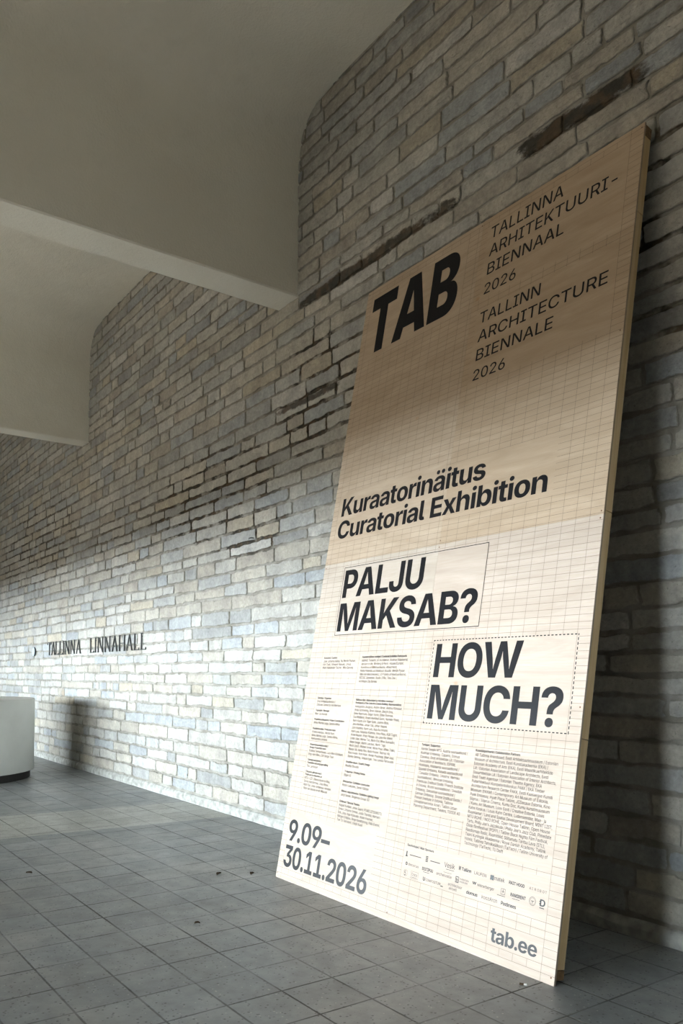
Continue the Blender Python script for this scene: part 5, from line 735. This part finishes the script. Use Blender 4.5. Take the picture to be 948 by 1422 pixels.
# sponsor marks along the foot of the board
def build_sponsors():
    a = MB(); b = MB(); s = MB()
    def done():
        if a.v or b.v or s.v:
            m = MB(); m.add(a.v, a.f); m.add(b.v, b.f); m.add(s.v, s.f)
            m.obj('sponsor_mark', INK if b.v else INK_SMALL, board)
        for q in (a, b, s): q.v = []; q.f = []
    put_text(b, 'Suurtoetajad / Main Sponsors', 1.242, .411, .012, .210, 'B', 2)
    def dot(u, v, r, n=16, hole=0):
        if hole:
            vs = [(u+q*math.cos(2*math.pi*i/n), -LIFT, v+q*math.sin(2*math.pi*i/n)) for q in (r, hole) for i in range(n)]
            s.add(vs, [(i, (i+1) % n, n+(i+1) % n, n+i) for i in range(n)])
        else: s.add([(u+r*math.cos(2*math.pi*i/n), -LIFT, v+r*math.sin(2*math.pi*i/n)) for i in range(n)], [tuple(range(n))])
    R = lambda *q: rect(s, *q)
    done()
    # first row
    R(1.242, .356, 1.250, .384); R(1.238, .356, 1.255, .362); R(1.271, .3665, 1.362, .3705)
    done()
    for q in range(4): R(1.398, .356+q*.008, 1.416, .361+q*.008)
    done()
    R(1.434, .3645, 1.508, .3685)
    done()
    put_text(a, 'Vesik', 1.540, .357, .024, .076, 'R', 3); R(1.555, .347, 1.615, .3495)
    done()
    R(1.645, .362, 1.650, .381); R(1.653, .362, 1.658, .381); R(1.645, .370, 1.658, .373)
    done()
    put_text(b, 'Tallinn', 1.665, .3625, .0165, .066, 'B', 3)
    done()
    put_text(a, 'LAUFEN', 1.751, .362, .015, .081, 'R', 3)
    done()
    R(1.858, .358, 1.880, .380); put_text(b, 'matek', 1.884, .3615, .0185, .064, 'R', 3)
    done()
    put_text(b, 'RAIT HOOD', 1.976, .363, .0145, .094, 'B', 3)
    done()
    x = 2.098
    for ch in 'AIROBOT': put_text(a, ch, x, .364, .0115, None, 'R', 3); x += .0152
    done()
    # second row
    dot(1.254, .320, .009, 14, .005); R(1.2525, .311, 1.2555, .329)
    done()
    put_text(a, 'decorus', 1.268, .313, .0135, .084, 'R', 3)
    done()
    put_text(b, 'EESTIPUU', 1.380, .311, .0155, .084, 'B', 3); R(1.390, .302, 1.440, .304)
    done()
    put_text(a, 'archelvetia', 1.490, .309, .0145, .111, 'R', 3); R(1.540, .331, 1.600, .3325)
    done()
    outline(s, 1.630, .299, 1.654, .329, .003); put_text(b, 'h', 1.636, .303, .019, .012, 'B', 3)
    done()
    put_text(a, 'materials', 1.660, .317, .010, .062, 'R', 2); put_text(a, 'institute', 1.660, .304, .010, .055, 'R', 2)
    done()
    put_text(b, 'w', 1.747, .315, .017, .026, 'B', 3); put_text(b, 'wienerberger', 1.780, .312, .0145, .110, 'R', 3)
    done()
    outline(s, 1.933, .307, 1.960, .334, .002); R(1.945, .314, 1.948, .329); R(1.940, .320, 1.953, .3225); R(1.912, .299, 1.962, .3015)
    done()
    put_text(b, 'RAMIRENT', 1.993, .311, .0155, .091, 'B', 3); R(2.005, .302, 2.050, .304)
    done()
    dot(2.124, .317, .0195, 24, .0178); dot(2.124, .317, .015, 24, .0138); R(2.116, .316, 2.132, .319); R(2.1225, .307, 2.1255, .317)
    done()
    put_text(b, 'D', 2.166, .306, .030, .030, 'B', 6); R(2.163, .3135, 2.172, .3185); R(2.163, .323, 2.172, .328); R(2.166, .297, 2.192, .3005)
    done()
    # third row
    put_text(a, '5', 1.246, .258, .024, .014, 'R', 4); dot(1.256, .272, .017, 20, .0158)
    done()
    put_text(a, 'Croco', 1.304, .267, .015, .046, 'R', 3); R(1.304, .2585, 1.350, .2605); outline(s, 1.298, .253, 1.358, .289, .0012)
    done()
    put_text(b, 'U', 1.396, .260, .019, .016, 'B', 3); put_text(a, 'COMPOSITUM', 1.417, .262, .0125, .112, 'R', 3); R(1.531, .258, 1.549, .262)
    done()
    put_text(a, 'architectuur', 1.583, .275, .0135, .100, 'R', 3); put_text(a, 'aktuell', 1.592, .257, .0135, .056, 'R', 3)
    done()
    put_text(b, 'domus', 1.714, .262, .0165, .076, 'B', 3)
    done()
    put_text(a, 'koozArch', 1.818, .262, .0170, .099, 'R', 3)
    done()
    put_text(b, 'Postimees', 1.942, .261, .0170, .092, 'B', 3)
    done()
build_sponsors()

# screw heads
for u, v in [(2.273, 2.129), (2.271, 2.094), (1.168, 2.135), (1.166, 2.095), (.017, 2.13), (.017, 2.09), (2.272, 4.17), (.016, 4.17), (2.270, 3.05), (2.270, 1.20), (2.268, .03), (.014, .03), (.015, 3.2), (.015, 1.1), (1.15, .04), (1.155, 4.17)]:
    m = MB()
    n = 10; vs = []
    for r, y in ((.0042, -.0002), (.0038, -.0010), (.0016, -.0006)): vs += [(u+r*math.cos(2*math.pi*i/n), y, v+r*math.sin(2*math.pi*i/n)) for i in range(n)]
    m.add(vs, [(i, (i+1) % n, n+(i+1) % n, n+i) for i in range(n)]+[(n+i, n+(i+1) % n, 2*n+(i+1) % n, 2*n+i) for i in range(n)]+[tuple(2*n+i for i in range(n))])
    m.obj('screw', SCREW, board)

# ================================================================== round counter
ctr = empty('round_counter', (-11.195, 1.942, 0)); tag(ctr, 'low round white drum counter with black kickboard by the far wall', 'counter')
MB().lathe([(1.00, 0.0), (1.00, .098)], 128).obj('kickboard', BLACK_KICK, ctr, smooth=False)
b = MB().lathe([(1.04, .098), (1.042, .104), (1.042, .994), (1.039, .998)], 160).obj('body', WHITE_PAINT, ctr, smooth=True); b.data.set_sharp_from_angle(angle=math.radians(40))
b = MB().lathe([(1.030, .985), (1.034, .990), (1.034, 1.0), (1.030, 1.003), (.70, 1.003)], 160).obj('worktop', plain('white_counter_top', (.80, .81, .80), .3, .5, var=.02), ctr, smooth=True); b.data.set_sharp_from_angle(angle=math.radians(40))

# ================================================================== wall lettering: serif metal capitals on pins
SIGN_Y = D-.029
def bars(segs): return segs
def letter_mesh(ch, wd, h=.200, st=.024, th=.011, sf=.009, dp=.009):
    m = MB()
    def bar(x0, z0, x1, z1, w): # slanted bar between two heights
        dx = w/2
        m.add([(x0-dx, 0, z0), (x0+dx, 0, z0), (x1+dx, 0, z1), (x1-dx, 0, z1), (x0-dx, dp, z0), (x0+dx, dp, z0), (x1+dx, dp, z1), (x1-dx, dp, z1)],
              [(0, 1, 2, 3), (7, 6, 5, 4), (0, 4, 5, 1), (1, 5, 6, 2), (2, 6, 7, 3), (3, 7, 4, 0)])
    def hb(x0, x1, z0, z1): m.box((x0, 0, z0), (x1, dp, z1))
    def serif(x, z, w=st): hb(x-w/2-sf, x+w/2+sf, z, z+.009)
    a, b_ = st/2+sf, wd-st/2-sf
    if ch == 'I': bar(wd/2, 0, wd/2, h, st); serif(wd/2, 0); serif(wd/2, h-.009)
    if ch == 'L':
        bar(a, 0, a, h, st); serif(a, h-.009); hb(a-st/2-sf, wd, 0, th); hb(wd-.008, wd, 0, .030)
    if ch == 'T':
        bar(wd/2, 0, wd/2, h, st); serif(wd/2, 0); hb(0, wd, h-th, h); hb(0, .010, h-.040, h); hb(wd-.010, wd, h-.040, h)
    if ch == 'H':
        for q in (a, b_): bar(q, 0, q, h, st); serif(q, 0); serif(q, h-.009)
        hb(a, b_, h*.46, h*.46+th)
    if ch == 'N':
        bar(a, 0, a, h, st*.7); bar(b_, 0, b_, h, st*.7); bar(a, h, b_, 0, st); serif(a, 0, st*.7); serif(b_, h-.009, st*.7); hb(a-st/2-sf, a, h-.009, h)
    if ch == 'A':
        bar(a, 0, wd/2, h, st*.7); bar(b_, 0, wd/2+.004, h, st); serif(a, 0, st*.7); serif(b_, 0, st); hb(wd*.27, wd*.73, h*.30, h*.30+th)
    for px, pz in ((wd*.5 if ch in 'IT' else a, h*.2), (wd*.5 if ch in 'TIA' else a, h*.8)):       # stand-off pins
        m.box((px-.004, dp, pz-.004), (px+.004, .026, pz+.004))
    return m
LET = [('T', -12.84, .185), ('A', -12.645, .195), ('L', -12.43, .145), ('L', -12.235, .145), ('I', -12.065, .055), ('N', -11.965, .20), ('N', -11.71, .20), ('A', -11.455, .205),
       ('L', -10.86, .145), ('I', -10.675, .055), ('N', -10.56, .21), ('N', -10.295, .21), ('A', -10.035, .20), ('H', -9.785, .205), ('A', -9.535, .20), ('L', -9.285, .155), ('L', -9.075, .155)]
sign = empty('wall_sign', (-12.84, SIGN_Y, 1.6)); tag(sign, 'sign of dark serif metal capitals mounted on the pale brick wall', 'sign')
for ch, x, wd in LET: letter_mesh(ch, wd).obj('letter', DARK_METAL, sign, loc=(x+12.84, 0, 0))

disc = empty('wall_disc', (-13.58, D-.02, 1.672), (math.pi/2, 0, 0)); tag(disc, 'small round pale metal disc on the wall left of the metal letters', 'disc')
MB().lathe([(.060, 0), (.074, .004), (.075, .010), (.075, .020)], 40).obj('rim', DARK_METAL, disc, smooth=False)
MB().lathe([(.072, .0202), (.066, .023), (.030, .027), (.004, .028)], 40).obj('face', DISC_FACE, disc, smooth=True)

# small rusty hook in a joint
hk = MB()
def tube(mb, pts, r, n=8):
    pts = [Vector(p) for p in pts]; vs = []; fs = []
    for i, p in enumerate(pts):
        d = (pts[min(i+1, len(pts)-1)]-pts[max(i-1, 0)]).normalized(); a = d.orthogonal().normalized(); b2 = d.cross(a)
        for k in range(n): vs.append(p+(a*math.cos(2*math.pi*k/n)+b2*math.sin(2*math.pi*k/n))*r)
    for i in range(len(pts)-1):
        for k in range(n): fs.append((i*n+k, i*n+(k+1) % n, (i+1)*n+(k+1) % n, (i+1)*n+k))
    fs.append(tuple(reversed(range(n)))); fs.append(tuple((len(pts)-1)*n+k for k in range(n))); mb.add(vs, fs)
tube(hk, [(-6.43, D-.002, 2.566), (-6.432, D-.040, 2.567), (-6.436, D-.058, 2.563), (-6.441, D-.062, 2.552)], .0045)
tag(hk.obj('wall_hook', DARK_METAL), 'small black metal hook sticking out of the brick wall', 'hook')

# ================================================================== litter on the floor
def leaf(x, y, rot, L, label, g=None):
    rng = random.Random(int(x*1000)); vs = []; fs = []; n = 7
    for i in range(n+1):
        t_ = i/n; wd = L*.30*math.sin(math.pi*min(1, t_*1.02+.02))**.8+.0006; zc_ = .002+.004*math.sin(t_*2.7)+rng.uniform(0, .002)
        vs += [(L*(t_-.5), -wd, zc_+.005), (L*(t_-.5), 0, zc_), (L*(t_-.5), wd, zc_+.007)]
    for i in range(n): fs += [(3*i, 3*i+3, 3*i+4, 3*i+1), (3*i+1, 3*i+4, 3*i+5, 3*i+2)]
    zmin = min(v[2] for v in vs); vs = [(a, b2, c-zmin) for a, b2, c in vs]
    me = bpy.data.meshes.new('dry_leaf'); me.from_pydata(vs, [], fs)
    o = link('dry_leaf', me, LEAF, smooth=True); o.location = (x, y, 0.0005); o.rotation_euler = (0, 0, rot)
    m_ = o.modifiers.new('solid', 'SOLIDIFY'); m_.thickness = .0012; m_.offset = 1
    tag(o, label, 'leaf')
leaf(-4.862, 2.512, 2.1, .050, 'dark dry leaf on the floor, left one of the two by the board corner')
leaf(-4.745, 2.695, 2.3, .048, 'dark dry leaf on the floor closest to the lower left board corner')
leaf(-5.62, 1.50, .6, .050, 'small dark dry leaf alone on the floor near the left edge')
leaf(-3.98, 1.93, 1.2, .030, 'tiny dark leaf crumb on a floor tile in the foreground')
but = empty('cigarette_end', (-2.40, 2.69, .0045), (0, 0, .5)); tag(but, 'squashed brown and white cigarette end on the floor below the board', 'cigarette end')
m = MB(); tube(m, [(-.014, 0, 0), (-.004, 0, 0), (.004, .0003, 0)], .0045, 12); m.obj('filter', LEAF, but)
m = MB(); tube(m, [(.0041, .0003, 0), (.012, .001, 0), (.016, .002, .0006)], .0042, 12); m.obj('paper', plain('cigarette_paper', (.75, .74, .70), .8), but)
